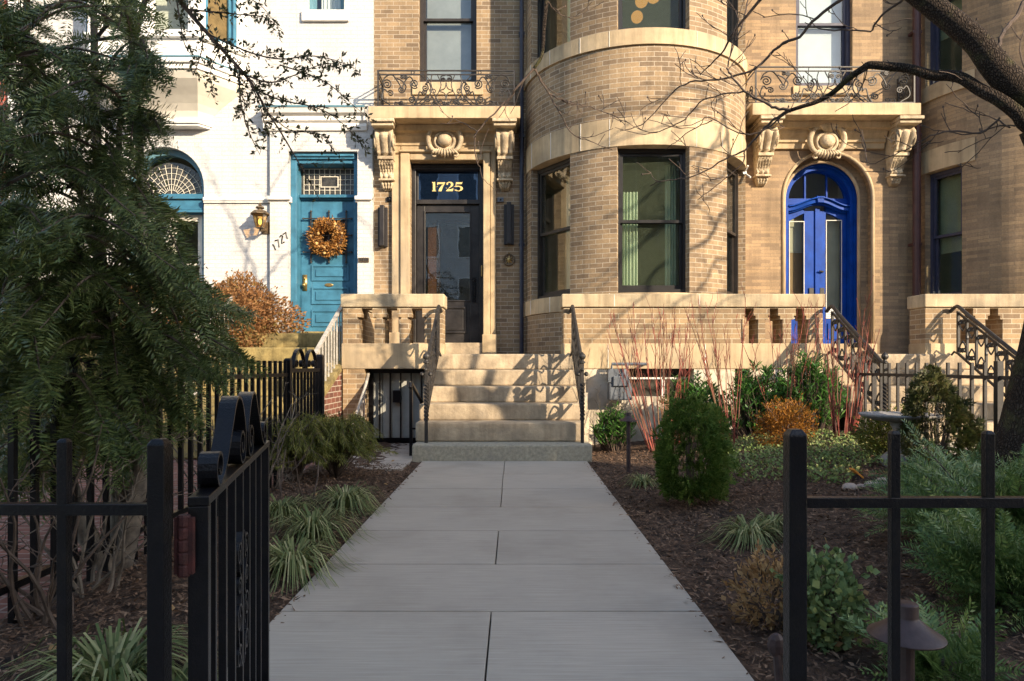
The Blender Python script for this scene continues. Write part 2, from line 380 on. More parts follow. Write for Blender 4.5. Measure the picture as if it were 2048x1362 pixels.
def framebars(mb,u0,u1,z0,z1,w,d0,d1,wt=None,wb=None):
    wt=wt or w; wb=wb or w
    mb.box(u0,u0+w,d0,d1,z0,z1); mb.box(u1-w,u1,d0,d1,z0,z1)
    mb.box(u0+w,u1-w,d0,d1,z1-wt,z1); mb.box(u0+w,u1-w,d0,d1,z0,z0+wb)
def window(parent, T, u0,u1,z0,z1, fm, d=.12, gl='glass', fw=.055, sw=.04, meet=.5, name='window'):
    m=MB(T); framebars(m,u0,u1,z0,z1,fw,d,d+.12)
    root=m.build(name,fm,parent)
    a,b,c,e=u0+fw,u1-fw,z0+fw,z1-fw
    zm=c+(e-c)*meet
    s1=MB(T); framebars(s1,a,b,zm-.02,e,sw,d+.02,d+.06,sw,sw); s1.build('sash',fm,root)
    s2=MB(T); framebars(s2,a,b,c,zm+.02,sw,d+.065,d+.105,sw,sw*1.5); s2.build('sash',fm,root)
    p1=MB(T); p1.poly([(a+sw,d+.04,zm+.02),(b-sw,d+.04,zm+.02),(b-sw,d+.04,e-sw),(a+sw,d+.04,e-sw)]); p1.build('pane',M[gl],root)
    p2=MB(T); p2.poly([(a+sw,d+.085,c+sw*1.5),(b-sw,d+.085,c+sw*1.5),(b-sw,d+.085,zm-.02),(a+sw,d+.085,zm-.02)]); p2.build('pane',M[gl],root)
    return root
SCREEN=[None]
def insect_screen(root,T,a,b,c,e,d):
    if SCREEN[0] is None:
        m,t,o=nt('insect screen mesh'); tr=N(t,'ShaderNodeBsdfTransparent'); df=N(t,'ShaderNodeBsdfDiffuse'); df.inputs[0].default_value=(.20,.22,.17,1); mx=N(t,'ShaderNodeMixShader'); mx.inputs[0].default_value=.2
        L(t,tr.outputs[0],mx.inputs[1]); L(t,df.outputs[0],mx.inputs[2]); L(t,mx.outputs[0],o.inputs[0]); SCREEN[0]=m
    p=MB(T); p.poly([(a,d,c),(b,d,c),(b,d,e),(a,d,e)]); p.build('insect_screen',SCREEN[0],root)
def room(parent, x0,x1,y0,y1,z0,z1, mat='room', name='room'):
    m=MB()
    m.poly([(x0,y1,z0),(x1,y1,z0),(x1,y1,z1),(x0,y1,z1)])
    m.poly([(x0,y0,z0),(x0,y1,z0),(x0,y1,z1),(x0,y0,z1)]); m.poly([(x1,y1,z0),(x1,y0,z0),(x1,y0,z1),(x1,y1,z1)])
    m.poly([(x0,y0,z0),(x1,y0,z0),(x1,y1,z0),(x0,y1,z0)]); m.poly([(x0,y0,z1),(x0,y1,z1),(x1,y1,z1),(x1,y0,z1)])
    return m.build(name,M[mat],parent)
def curtain(parent, T, u0,u1,z0,z1,d,waves=7,amp=.03,mat='curtain',name='curtain'):
    m=MB(T); n=waves*8; rows=[]
    for z in (z0,(z0+z1)/2,z1):
        rows.append([(lerp(u0,u1,k/n), d+amp*math.sin(2*math.pi*waves*k/n+ .4*math.sin(k*.9)), z) for k in range(n+1)])
    m.grid(rows); return m.build(name,M[mat],parent,smooth=True)
def spiral(cx,cz,r0,r1,a0,turns,n=None):
    n=n or int(abs(turns)*14)+4
    return [(cx+lerp(r0,r1,k/n)*math.cos(a0+2*math.pi*turns*k/n), cz+lerp(r0,r1,k/n)*math.sin(a0+2*math.pi*turns*k/n)) for k in range(n+1)]
def catmull(P, n=6):
    P=[Vector(p) for p in P]; out=[]
    Q=[P[0]*2-P[1]]+P+[P[-1]*2-P[-2]]
    for i in range(1,len(Q)-2):
        a,b,c,d=Q[i-1],Q[i],Q[i+1],Q[i+2]
        for k in range(n):
            t=k/n; out.append(.5*((2*b)+(c-a)*t+(2*a-5*b+4*c-d)*t*t+(3*b-a-3*c+d)*t**3))
    out.append(P[-1]); return out
def ribbon(mb, pts, wdir, w, t):
    # flat bar following pts, w wide along wdir, t thick
    pts=[Vector(p) for p in pts]; wd=Vector(wdir).normalized()*(w/2); m=len(pts); rings=[]
    for i in range(m):
        tg=(pts[min(i+1,m-1)]-pts[max(i-1,0)]).normalized(); nn=tg.cross(wd).normalized()*(t/2)
        rings.append([mb.p(pts[i]+e*wd+g*nn) for e,g in ((-1,-1),(1,-1),(1,1),(-1,1))])
    for i in range(m-1):
        for k in range(4): mb.idx((rings[i][k],rings[i][(k+1)%4],rings[i+1][(k+1)%4],rings[i+1][k]))
    mb.idx(rings[0][::-1]); mb.idx(rings[-1])
# ---------------------------------------------------------------- camera, sun, sky
cam = bpy.data.cameras.new('camera'); co = bpy.data.objects.new('camera', cam); col.objects.link(co); sc.camera = co
co.location = (0,0,H); co.rotation_euler = (R(90),0,0)
cam.sensor_width = 36; cam.lens = F/2048*36; cam.shift_x = (1024-CX)/2048; cam.shift_y = (CY-681)/2048; cam.clip_end = 400; cam.clip_start = .05
SUN_TO = Vector((1.0,-1.0,.56)).normalized()
sl = bpy.data.lights.new('sun','SUN'); sl.energy = 3.55; sl.angle = R(.53); sl.color = (1,.82,.60)
so = bpy.data.objects.new('sun', sl); col.objects.link(so); so.rotation_euler = (-SUN_TO).to_track_quat('-Z','Y').to_euler(); so.location=(8,-8,9)
w = bpy.data.worlds.new('World'); sc.world = w; w.use_nodes = True
bg = w.node_tree.nodes['Background']; sky = w.node_tree.nodes.new('ShaderNodeTexSky'); sky.sky_type = 'NISHITA'; sky.sun_disc = False
sky.sun_elevation = math.asin(SUN_TO.z); sky.sun_rotation = R(135); sky.air_density = 1.0; sky.dust_density = 1.0; sky.ozone_density = .25
w.node_tree.links.new(sky.outputs[0], bg.inputs[0]); bg.inputs[1].default_value = .15
vs = sc.view_settings; vs.view_transform = 'Standard'; vs.look = 'None'; vs.exposure = 1.35; vs.gamma = 1
sc.cycles.max_bounces = 8; sc.cycles.transparent_max_bounces = 12; sc.cycles.use_denoising = True; sc.cycles.denoising_prefilter = 'NONE'; sc.cycles.sample_clamp_indirect = 6

# ---------------------------------------------------------------- ground
def structure(o): o['kind']='structure'; return o
m=MB(); m.poly([(-150,-150,-.2),(150,-150,-.2),(150,150,-.2),(-150,150,-.2)]); structure(m.build('ground',M['soil']))
m=MB(); m.box(-60,60,-18,-5.2,-.19,-.12); structure(m.build('street',M['asphalt']))
m=MB(); m.box(-60,60,-5.2,1.1,-.19,-.012); structure(m.build('sidewalk',M['concrete']))
def bed(name,x0,x1,y0,y1,nx,ny):
    m=MB(); g=np.random.default_rng(3)
    m.grid([[(lerp(x0,x1,i/nx),lerp(y0,y1,j/ny),ground_z(lerp(x0,x1,i/nx),lerp(y0,y1,j/ny))+(g.random()-.5)*.022) for i in range(nx+1)] for j in range(ny+1)])
    return structure(m.build(name,M['soil'],smooth=True))
bed('mulch_bed',.80,3.85,1.1,9.0,60,150); bed('mulch_bed',-2.05,-.985,1.1,9.0,24,150)
m=MB(); YS=[1.0,2.185,2.885,3.567,4.285,5.0,5.747,6.512,7.40]
for i in range(len(YS)-1):
    xs=[(-.985,.795)] if i%2==0 and i!=6 else [(-.985,-.1),(-.095,.795)]
    if i in (0,2,4): xs=[(-.985,.795)]
    if i in (1,3,5,7): xs=[(-.985,-.097),(-.091,.795)]
    for a,b in xs: m.box(a,b,YS[i]+.007,YS[i+1]-.006,-.05,0)
structure(m.build('garden_path',M['path'],bev=.003))
m=MB(); m.box(-.98,.79,1.05,7.4,-.15,-.045); structure(m.build('path_bed',M['soil']))
m=MB()
for a,b in ((6.75,7.35),(7.36,7.9),(7.91,8.97)): m.box(-2.0,-1.105,a,b-.005,-.1,.012)
structure(m.build('side_paving',M['concrete']))
m=MB(); m.box(-9.5,-2.06,1.1,9.2,-.15,-.01); structure(m.build('brick_pavement',M['paving_brick']))
m=MB(); m.box(3.86,9.5,1.1,9.2,-.15,.16); structure(m.build('neighbour_walkway',M['concrete']))

# ---------------------------------------------------------------- houses: shared builders
def band_ring(mb,cx,cy,Rr,a0,a1,z0,z1,n=40,depth=.3):
    A=[lerp(a0,a1,k/n) for k in range(n+1)]
    P=lambda a,r,z:(cx+r*math.sin(R(a)),cy-r*math.cos(R(a)),z)
    for k in range(n):
        a,b=A[k],A[k+1]
        mb.poly([P(a,Rr,z0),P(b,Rr,z0),P(b,Rr,z1),P(a,Rr,z1)],[(R(a)*Rr,z0),(R(b)*Rr,z0),(R(b)*Rr,z1),(R(a)*Rr,z1)])
        mb.poly([P(a,Rr,z1),P(b,Rr,z1),P(b,Rr-depth,z1),P(a,Rr-depth,z1)]); mb.poly([P(b,Rr,z0),P(a,Rr,z0),P(a,Rr-depth,z0),P(b,Rr-depth,z0)])
def bay_wall(mb,cx,cy,Rr,a0,a1,z0,z1,ops=(),rev=.2):
    # ops: (a0,a1,z0,z1)
    As=sorted({a0,a1,*[v for o in ops for v in o[:2]],*[a0+(a1-a0)*k/60 for k in range(61)]})
    Zs=sorted({z0,z1,*[v for o in ops for v in o[2:]]})
    P=lambda a,r,z:(cx+r*math.sin(R(a)),cy-r*math.cos(R(a)),z)
    for i in range(len(As)-1):
        a,b=As[i],As[i+1]
        if b-a<1e-6: continue
        for j in range(len(Zs)-1):
            c,d=Zs[j],Zs[j+1]
            if any(o[0]<(a+b)/2<o[1] and o[2]<(c+d)/2<o[3] for o in ops): continue
            mb.poly([P(a,Rr,c),P(b,Rr,c),P(b,Rr,d),P(a,Rr,d)],[(R(a)*Rr,c),(R(b)*Rr,c),(R(b)*Rr,d),(R(a)*Rr,d)])
    for o in ops:
        for a in o[:2]: mb.poly([P(a,Rr,o[2]),P(a,Rr,o[3]),P(a,Rr-rev,o[3]),P(a,Rr-rev,o[2])])
def bay_window(root,cx,cy,Rr,a0,a1,z0,z1,fm,gl='glass',d=.10,meet=.5):
    am=(a0+a1)/2; h=R((a1-a0)/2); T=frameT(cx+Rr*math.cos(h)*math.sin(R(am)),cy-Rr*math.cos(h)*math.cos(R(am)),R(am))
    hw=Rr*math.sin(h)-.005
    wd=window(root,T,-hw,hw,z0+.01,z1-.005,fm,d,gl,meet=meet); gl.startswith('glass_side') or insect_screen(wd,T,-hw+.06,hw-.06,z0+.07,z1-.06,d+.112)
    return wd, T, hw
def bracket(root,xc,ztop,zbot,ydepth,wt=.27,wb=.20,name='bracket'):
    # scrolled console: rows down the profile, lobed across
    m=MB(); n=44; rows=[]
    Hh=ztop-zbot
    def prof(t):
        if t<.42: d=.94-.10*math.cos(t/.42*math.pi)+.0 - .42*sstep(.08,.42,t)
        elif t<.50: d=.50
        elif t<.72: d=.47-.25*sstep(.5,.72,t)
        elif t<.80: d=.30-.06*abs(t-.76)/.04
        elif t<.84: d=.24
        else: d=.20*math.sqrt(max(0,1-((t-.84)/.16)**2))+.02
        return d*ydepth
    for i in range(n+1):
        t=i/n; z=ztop-t*Hh; wd=lerp(wt,wb,min(1,t*1.25)); 
        if t>.84: wd*=lerp(1,.55,((t-.84)/.16)**2)
        dd=prof(t); row=[(xc-wd/2,YF+.01,z)]
        for k in range(17):
            u=k/16; e=abs(math.cos(u*math.pi*(2.0 if t<.42 else 2.5)))
            if t<.42: lob=.045*(e**.6)*sstep(.02,.12,t)
            elif t<.50: lob=.0
            elif t<.72: lob=.055*abs(math.sin(u*math.pi*5+2*math.sin(t*90)))*abs(math.sin(t*70))
            elif t<.80: lob=.04*e
            elif t<.84: lob=.012
            else: lob=.045*abs(math.sin(u*math.pi*4))*abs(math.cos((t-.84)*55))
            row.append((xc-wd/2+wd*u, YF-dd+.02-lob*ydepth/.42, z))
        row.append((xc+wd/2,YF+.01,z)); rows.append(row)
    m.grid(rows)
    for sx in (-1,1):    # side volute
        pts=[(xc+sx*(wt/2+.004),YF-.60*ydepth+q[0],ztop-.19*Hh+q[1]) for q in spiral(0,0,.012,.30*ydepth,R(20),1.75)]
        m.tube(pts,.014,5)
    b=m.build(name,M['carved'],root,smooth=True)
    c=MB(); c.box(xc-wt/2-.05,xc+wt/2+.05,YF-ydepth-.09,YF,ztop+.05,ztop+.10); c.build('abacus',M['carved'],b,bev=.008)
    c=MB(); c.box(xc-wt/2-.03,xc+wt/2+.03,YF-ydepth-.05,YF,ztop,ztop+.05)
    c.build('moulding',M['carved'],b,bev=.008); c=MB(); c.box(xc-wt/2+.012,xc+wt/2-.012,YF-.57*ydepth,YF,ztop-.50*Hh,ztop-.44*Hh); c.build('moulding',M['carved'],b,bev=.008); c=MB(); c.box(xc-wb/2-.025,xc+wb/2+.025,YF-.33*ydepth,YF,ztop-.845*Hh,ztop-.81*Hh)
    c.build('moulding',M['carved'],b,bev=.008)
def cartouche(root,xc,zc,y,s=1,shell=False):
    m=MB()
    m.ball((xc,y-.09*s,zc),.115*s,16,(1,.75,.88))
    ring=[(xc+.15*s*math.sin(a),y-.07*s,zc-.01+.135*s*math.cos(a)) for a in [2*math.pi*k/24 for k in range(25)]]
    m.tube(ring,.026*s,7)
    for sx in (-1,1):
        c=catmull([(xc+sx*.10*s,y-.10*s,zc+.20*s),(xc+sx*.20*s,y-.10*s,zc+.17*s),(xc+sx*.255*s,y-.08*s,zc+.03*s),(xc+sx*.21*s,y-.08*s,zc-.12*s),(xc+sx*.09*s,y-.08*s,zc-.19*s)],5)
        m.tube(c,[lerp(.022,.042,math.sin(math.pi*k/(len(c)-1)))*s for k in range(len(c))],7)
        m.tube([(xc+sx*.25*s+q[0],y-.08*s,zc+.20*s+q[1]) for q in spiral(0,0,.008,.05*s,0,1.4)],.018*s,5)
        m.tube([(xc+sx*.17*s+q[0],y-.06*s,zc-.215*s+q[1]) for q in spiral(0,0,.008,.04*s,0,1.3)],.016*s,5)
    for k in range(-4,5):       # crest lobes and pendant leaves
        a=k*.26
        m.tube([(xc+.05*s*math.sin(a),y-.10*s,zc+.14*s),(xc+.14*s*math.sin(a),y-.15*s,zc+.19*s+.05*s*math.cos(a)),(xc+.16*s*math.sin(a),y-.10*s,zc+(.30 if shell else .26)*s*math.cos(a*.8))],[.012*s,.024*s,.014*s],6)
        m.tube([(xc+.03*s*k,y-.09*s,zc-.13*s),(xc+.045*s*k,y-.11*s,zc-.19*s),(xc+.05*s*k,y-.06*s,zc-.205*s-.014*s*(4-abs(k)))],[.012*s,.022*s,.010*s],6)
    m.ball((xc,y+.0,zc),.22*s,16,(1,.35,1.0))
    return m.build('cartouche',M['carved'],root,smooth=True)
def console_slab(root,x0,x1,z0,z1,yfront):
    m=MB(); m.box(x0,x1,yfront,YF,z0,z1); m.build('balcony_slab',M['stone'],root,bev=.008)
    m=MB(); xa,xb=x0+.33,x1-.30
    prof=[(YF-.003,z0-.36),(YF-.05,z0-.36),(YF-.06,z0-.28),(YF-.09,z0-.27),(YF-.09,z0-.22),(YF-.15,z0-.15),(YF-.16,z0-.10),(YF-.24,z0-.09),(YF-.27,z0-.02),(YF-.27,z0-.003),(YF-.003,z0-.003)]
    m.prism(prof,xa,xb,'x'); m.build('cornice',M['stone'],root)
def balcony_rail(root,x0,x1,y0,z0,h):
    # scroll panel on the front, drawn in the photo's 1210 x 320 panel units; plus side returns
    m=MB(); Wd=x1-x0
    P=lambda u,v:(x0+u/1210*Wd,y0,z0+(320-v)/320*h)
    for v in (4,38,312): m.bar(P(0,v),P(1210,v),.016 if v!=4 else .024,.016)
    for u in (5,1205): m.bar(P(u,330),P(u,0),.022)
    k=Wd/1210
    def sp(cx,cz,r,a,turn,tail=None):
        q=spiral(0,0,r*.12,r,R(a),turn); pts=[P(cx+d[0],cz-d[1]) for d in q]
        if tail: pts=pts+[tuple(v) for v in catmull([pts[-1]]+[P(*t) for t in tail],5)[1:]]
        m.tube(pts,.0105,5)
    for s_ in (0,1):
        X_=(lambda u:u) if s_==0 else (lambda u:1210-u); sg=1 if s_==0 else -1
        def S(cx,cz,r,a,turn,tail=None): sp(X_(cx),cz,r,a if s_==0 else 180-a,turn*sg,[(X_(t[0]),t[1]) for t in tail] if tail else None)
        S(85,125,44,200,1.9,[(70,60),(130,42),(185,110),(215,165)]); S(210,170,30,90,1.7,[(250,140),(215,95),(170,70)])
        S(325,120,42,-20,1.9,[(290,60),(245,95),(215,165)]); S(115,205,28,-60,1.6,[(60,170),(40,250),(110,305)])
        S(210,290,22,90,1.5,[(160,280),(150,310)]); S(300,255,32,150,1.8,[(340,300),(250,308),(180,280)])
        S(420,155,32,200,1.7,[(455,110),(470,190),(430,260),(380,310)]); S(415,195,24,20,1.6,[(370,190),(350,260),(320,310)])
        S(440,250,27,120,1.6,[(480,230),(500,290),(480,312)]); S(520,285,24,0,1.6,[(560,270),(590,312)])
        S(215,60,17,-90,1.5,[(200,42)]); S(245,60,17,180,1.5,[(250,42)]); S(580,85,22,0,1.6,[(560,55),(600,42)]); S(590,290,18,180,1.4,[(605,312)])
        m.tube([P(X_(492)+18*math.cos(a),183-18*math.sin(a)) for a in [2*math.pi*i/14 for i in range(15)]],.008,5)
        m.tube([P(X_(u),v) for u,v in ((380,42),(430,90),(445,150),(420,240),(350,300))],.008,5)
        m.tube([tuple(q) for q in catmull([P(605,105),P(X_(592),160),P(X_(545),183),P(X_(592),206),P(605,262)],5)],.008,5)
        m.tube([tuple(q) for q in catmull([P(X_(480),45),P(X_(470),110),P(X_(505),220),P(X_(560),312)],5)],.008,5)
        m.tube([tuple(q) for q in catmull([P(X_(530),45),P(X_(560),130),P(X_(520),230),P(X_(470),312)],5)],.008,5)
        m.tube([P(X_(310)+14*math.cos(a),20-14*math.sin(a)) for a in [2*math.pi*i/12 for i in range(13)]],.007,5)
    for xx in (x0,x1):
        for v in (4,38,312):
            z=z0+(320-v)/320*h; m.bar((xx,y0,z),(xx,YF,z),.016)
        for q in (.18,.36): m.tube([(xx,y0+q+d[0],z0+.26+d[1]) for d in spiral(0,0,.01,.09,0,1.8)],.008,5)
        m.bar((xx,YF-.015,z0-.01),(xx,YF-.015,z0+h),.018)
    return m.build('balcony_railing',M['iron_worn'],root)
def body(root,x0,x1,z1=10.6,mat='brick_dark'):
    m=MB(); m.box(x0+.005,x1-.005,15.5,22,-.2,z1); m.box(x0+.005,x1-.005,YF+.35,15.49,z1-.2,z1); return m.build('rear_body',M[mat],root)

# ---------------------------------------------------------------- 1725: brick house with the round bay
BX,BY,BR = 1.905,10.95,1.72
house = thing('brick_house','tan brick house with round bay and gold 1725 above its black door','house')
WX0=PX(748)
m=MB(); wall(m,WX0,.22,.0,10.6,YF,[(-1.63,-.475,1.0,4.26,.42),(-1.495,-.585,5.51,8.0,.28)]); m.build('wall',M['brick'],house)
m=MB()
w_ops=[(-72,-40,2.02,4.02),(-16.7,16.7,2.02,4.02),(40,72,2.02,4.02)]; w_ops2=[(a,b,5.593,7.9) for a,b,_,_ in w_ops]
bay_wall(m,BX,BY,BR,-87,87,-.1,1.80); bay_wall(m,BX,BY,BR,-87,87,2.02,4.02,w_ops); bay_wall(m,BX,BY,BR,-87,87,4.40,5.376)
bay_wall(m,BX,BY,BR,-87,87,5.593,7.9,w_ops2); bay_wall(m,BX,BY,BR,-87,87,8.3,10.6)
m.build('bay_wall',M['brick'],house)
m=MB()
for z0,z1,e in ((1.80,2.02,.03),(4.02,4.40,.012),(5.376,5.593,.03),(7.9,8.3,.012)):
    m=MB(); band_ring(m,BX,BY,BR+e,-86,86,z0,z1); m.build('stone_band',M['stone'],house)
m=MB()
for z0,z1,e in ((1.80,2.02,.032),(4.02,4.40,.014),(5.376,5.593,.032)):
    for a in (-70,-52,-34,-20,20,36,56):
        m.tube([(BX+(BR+e)*math.sin(R(a)),BY-(BR+e)*math.cos(R(a)),z) for z in (z0+.002,z1-.002)],.0035,4)
m.build('mortar_joint',M['white_stone'],house)
for k,(a,b,c,d) in enumerate(w_ops):
    wd,T,hw=bay_window(house,BX,BY,BR,a,b,c,d,M['black_frame'] if k==1 else M['dark_frame'],'glass' if k==1 else 'glass_side')
    if k==1:
        curtain(wd,T,-hw+.06,-hw+.33,c+.1,d-.55,.30,6,.03); curtain(wd,T,hw-.22,hw-.06,c+.1,d-.1,.50,4,.02)
    elif k==0: curtain(wd,T,-.12,hw-.08,c+.1,d-.1,.40,5,.02,'tan_reflection' if False else 'room_light','reflection_sheet')  # left pane: added pale sheet imitates the reflection of sunlit stone
    bay_window(house,BX,BY,BR,a,b,5.593,7.9,M['black_frame'],'glass' if k==1 else 'glass_side')
wd=MB(); c_=frameT(BX-1.15,BY-.7,R(-56)); curtain(house,frameT(BX-BR*.98*math.sin(R(56))*.8,BY-BR*.8*math.cos(R(56)),R(-56)),-.1,.3,5.7,7.8,.1,4,.03)
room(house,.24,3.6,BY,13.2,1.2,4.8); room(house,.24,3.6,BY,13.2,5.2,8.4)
m=MB()
for px,py,r in ((1283,2,13),(1307,-8,14),(1274,34,12)):
    m.ball(W(px,py,10.6),r*10.6/F,14)
m.build('pendant_globe',M['globe'],house,smooth=True)
body(house,WX0,3.56)
room(house,-1.75,-.35,YF+.42,12.9,1.2,4.6,name='vestibule')
# stone doorcase
m=MB()
m.box(-1.915,-1.78,YF-.07,YF,1.185,4.50); m.box(-1.775,-1.63,YF-.11,YF,1.185,4.36); m.box(-.475,-.37,YF-.11,YF,1.185,4.36); m.box(-.365,-.277,YF-.07,YF,1.185,4.50)
m.box(-1.775,-.37,YF-.11,YF,4.362,4.42); m.box(-1.63,-.475,YF-.085,YF,4.262,4.36); m.box(-1.775,-.37,YF-.07,YF,4.424,4.50)
m.box(-1.80,-.345,YF-.135,YF-.112,4.375,4.41)
m.build('doorcase',M['stone'],house,bev=.012)
m=MB(); m.box(-1.95,-1.61,YF-.14,YF,1.185,1.55); m.build('plinth_block',M['stone'],house,bev=.01)
m=MB(); m.box(-.49,-.26,YF-.14,YF,1.185,1.52); m.build('plinth_block',M['stone'],house,bev=.01)
m=MB(); m.box(-1.63,-.475,YF-.09,YF+.5,1.187,1.39); m.build('door_sill',M['step'],house,bev=.012)
# door and transom
YD=YF+.25
m=MB(); m.box(-1.625,-1.565,YD-.13,YD+.1,1.39,4.255); m.box(-.545,-.48,YD-.13,YD+.1,1.39,4.255); m.box(-1.565,-.545,YD-.13,YD+.1,4.17,4.255); m.box(-1.565,-.545,YD-.08,YD+.08,3.63,3.70)
m.box(-1.565,-1.535,YD-.04,YD+.08,3.70,4.17); m.box(-.575,-.545,YD-.04,YD+.08,3.70,4.17); m.box(-1.60,-.50,YD-.16,YD-.132,4.20,4.23)
df=m.build('door_frame',M['door_black'],house,bev=.006)
m=MB(); m.poly([(-1.535,YD,3.70),(-.575,YD,3.70),(-.575,YD,4.17),(-1.535,YD,4.17)]); m.build('transom_pane',glassmat('transom glass',(.10,.16,.28),.24,.012,.05,(.40,.58,.92)),df)  # deep sky reflection is put into the blue of this glass
GL={'1':[(65,680),(160,670),(160,925),(190,940),(190,952),(62,952),(62,940),(90,925),(90,705),(65,700)],
 '7':[(225,680),(460,680),(460,700),(400,800),(365,900),(350,952),(258,952),(290,860),(365,765),(410,735),(260,735),(240,760),(215,755)],
 '2':[(495,740),(510,690),(580,663),(660,670),(705,710),(710,760),(670,810),(600,850),(540,890),(640,885),(690,870),(715,845),(690,950),(480,950),(500,920),(560,860),(620,800),(640,750),(620,705),(580,690),(555,705),(550,740),(520,765)],
 '5':[(790,670),(800,680),(965,680),(985,665),(965,735),(800,735),(795,790),(860,785),(940,795),(995,840),(1000,880),(960,930),(880,955),(800,945),(745,920),(755,895),(800,905),(860,935),(910,915),(925,870),(910,830),(870,812),(800,818),(770,825)]}
m=MB()
for g in GL.values(): m.prism([(PX(860+x/15.14,YD),PZ(320+y/15.14,YD)) for x,y in g],YD-.012,YD-.004)
for x,y in ((215,812),(490,852),(735,805)): m.ball((PX(860+x/15.14,YD),YD-.006,PZ(320+y/15.14,YD)),.008,6)
m.build('house_number',M['gold'],df)
m=MB(); a,b=-1.56,-.55
m.box(a,-1.43,YD-.03,YD+.03,1.40,3.625); m.box(-.70,b,YD-.03,YD+.03,1.40,3.625); m.box(-1.43,-.70,YD-.03,YD+.03,3.51,3.625); m.box(-1.43,-.70,YD-.03,YD+.03,1.40,2.08)
framebars(m,-1.445,-.685,2.065,3.525,.022,YD-.045,YD-.03)
framebars(m,-1.30,-.76,1.55,1.98,.03,YD-.05,YD-.03); m.box(-1.25,-.81,YD-.042,YD-.03,1.60,1.93)
dr=m.build('door',M['door_black'],house,bev=.005)
m=MB(); m.poly([(-1.43,YD,2.08),(-.70,YD,2.08),(-.70,YD,3.51),(-1.43,YD,3.51)]); m.build('pane',M['glass_door'],dr)
m=MB(); m.box(-.665,-.60,YD-.045,YD-.03,2.05,2.45); m.bar((-.632,YD-.09,2.12),(-.632,YD-.09,2.32),.022); m.bar((-.632,YD-.09,2.13),(-.632,YD-.03,2.13),.018); m.bar((-.632,YD-.09,2.31),(-.632,YD-.03,2.31),.018); m.ball((-.632,YD-.05,2.40),.022,8)
m.build('handle',M['iron'],dr)
m=MB(); m.box(-1.42,-1.28,YD+.28,YD+.34,1.4,3.4); m.build('inner_door_jamb',M['wood'],house)
m=MB(); framebars(m,-1.28,-.55,1.4,3.45,.06,YD+.29,YD+.33); m.build('inner_door_frame',M['dark_frame'],house)
m=MB(); m.tube([(-.505,YD-.15,2.62),(-.505,YD-.19,2.62),(-.505,YD-.19,2.46),(-.505,YD-.15,2.46)],.012,6); m.build('pull_bar',M['brass'],house)
# upper window, sill, slab, brackets
wd=window(house,frameT(0,YF,0),-1.495,-.585,5.51,8.0,M['dark_frame'],.1,'glass_sky',meet=.42)
m=MB(); m.box(-1.40,-.68,YF+.27,YF+.275,5.6,7.9); m.build('blind',M['blind_grey'],wd)
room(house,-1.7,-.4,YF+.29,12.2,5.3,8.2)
m=MB(); m.box(-1.60,-.48,YF-.03,YF+.05,5.31,5.51); m.box(-2.2,.10,YF-.05,YF,4.945,5.05); m.build('window_sill',M['stone'],house,bev=.006)
console_slab(house,-2.19,.10,4.76,4.942,10.28)
bracket(house,-1.985,4.66,3.79,.44); bracket(house,-.135,4.66,3.79,.44)
cartouche(house,PX(889,10.6),PZ(280,10.6),YF-.10,1.0)
balcony_rail(house,-2.06,.02,10.34,4.955,.55)

# ---------------------------------------------------------------- 1727: white painted house
wh = thing('white_house','white painted brick house with teal door and rounded oriel above an arched window','house')
AX0,AX1,ASP=-6.17,-4.90,3.86; ATOP=ASP+.635
WL=-7.65
m=MB(); wall(m,WL,WX0-.004,0,10.6,YF+.004,[(AX0,AX1,1.85,ATOP,.30,ASP),(-3.54,-2.453,1.4,4.40,.45),(-3.26,-2.68,6.64,8.3,.22)]); m.build('wall',M['brick_white'],wh)
body(wh,WL,WX0-.006)
m=MB(); m.box(-3.83,-3.54,YF-.07,YF,1.2,4.74); m.box(-2.453,WX0-.01,YF-.07,YF,1.2,4.74); m.box(-3.538,-2.455,YF-.07,YF,4.40,4.738); m.build('door_surround',M['brick_white'],wh)
m=MB(); prof=[(YF,4.72),(YF-.10,4.72),(YF-.12,4.78),(YF-.11,4.83),(YF-.15,4.86),(YF-.15,4.93),(YF-.21,4.96),(YF-.24,5.03),(YF,5.06)]
m.prism(prof,-3.92,-2.30,'x'); m.build('cornice',M['white_stone'],wh)
m=MB(); m.prism([(YF,5.062),(YF-.25,5.032),(YF-.25,5.06),(YF-.02,5.10),(YF,5.10)],-3.95,-2.31,'x'); m.build('cornice_flashing',M['teal_dark'],wh)
m=MB(); 
for a,b,e in ((-4.90,-3.80,.045),(-3.87,-3.50,.12),(-2.49,WX0-.01,.12)): m.box(a,b,YF-e,YF,3.63,3.69); m.box(a,b,YF-e*.6,YF,3.60,3.63)
m.build('impost_moulding',M['white_stone'],wh,bev=.008)
m=MB(); m.box(-3.34,-2.60,YF-.05,YF,6.47,6.64); m.build('window_sill',M['white_stone'],wh,bev=.006)
wd=window(wh,frameT(0,YF,0),-3.26,-2.68,6.64,8.3,M['teal_dark'],.1,'glass_sky'); curtain(wd,frameT(0,YF,0),-3.12,-2.8,6.7,8.2,.3,5,.02,'device_white')
room(wh,-3.5,-2.45,YF+.28,12,6.3,8.5)
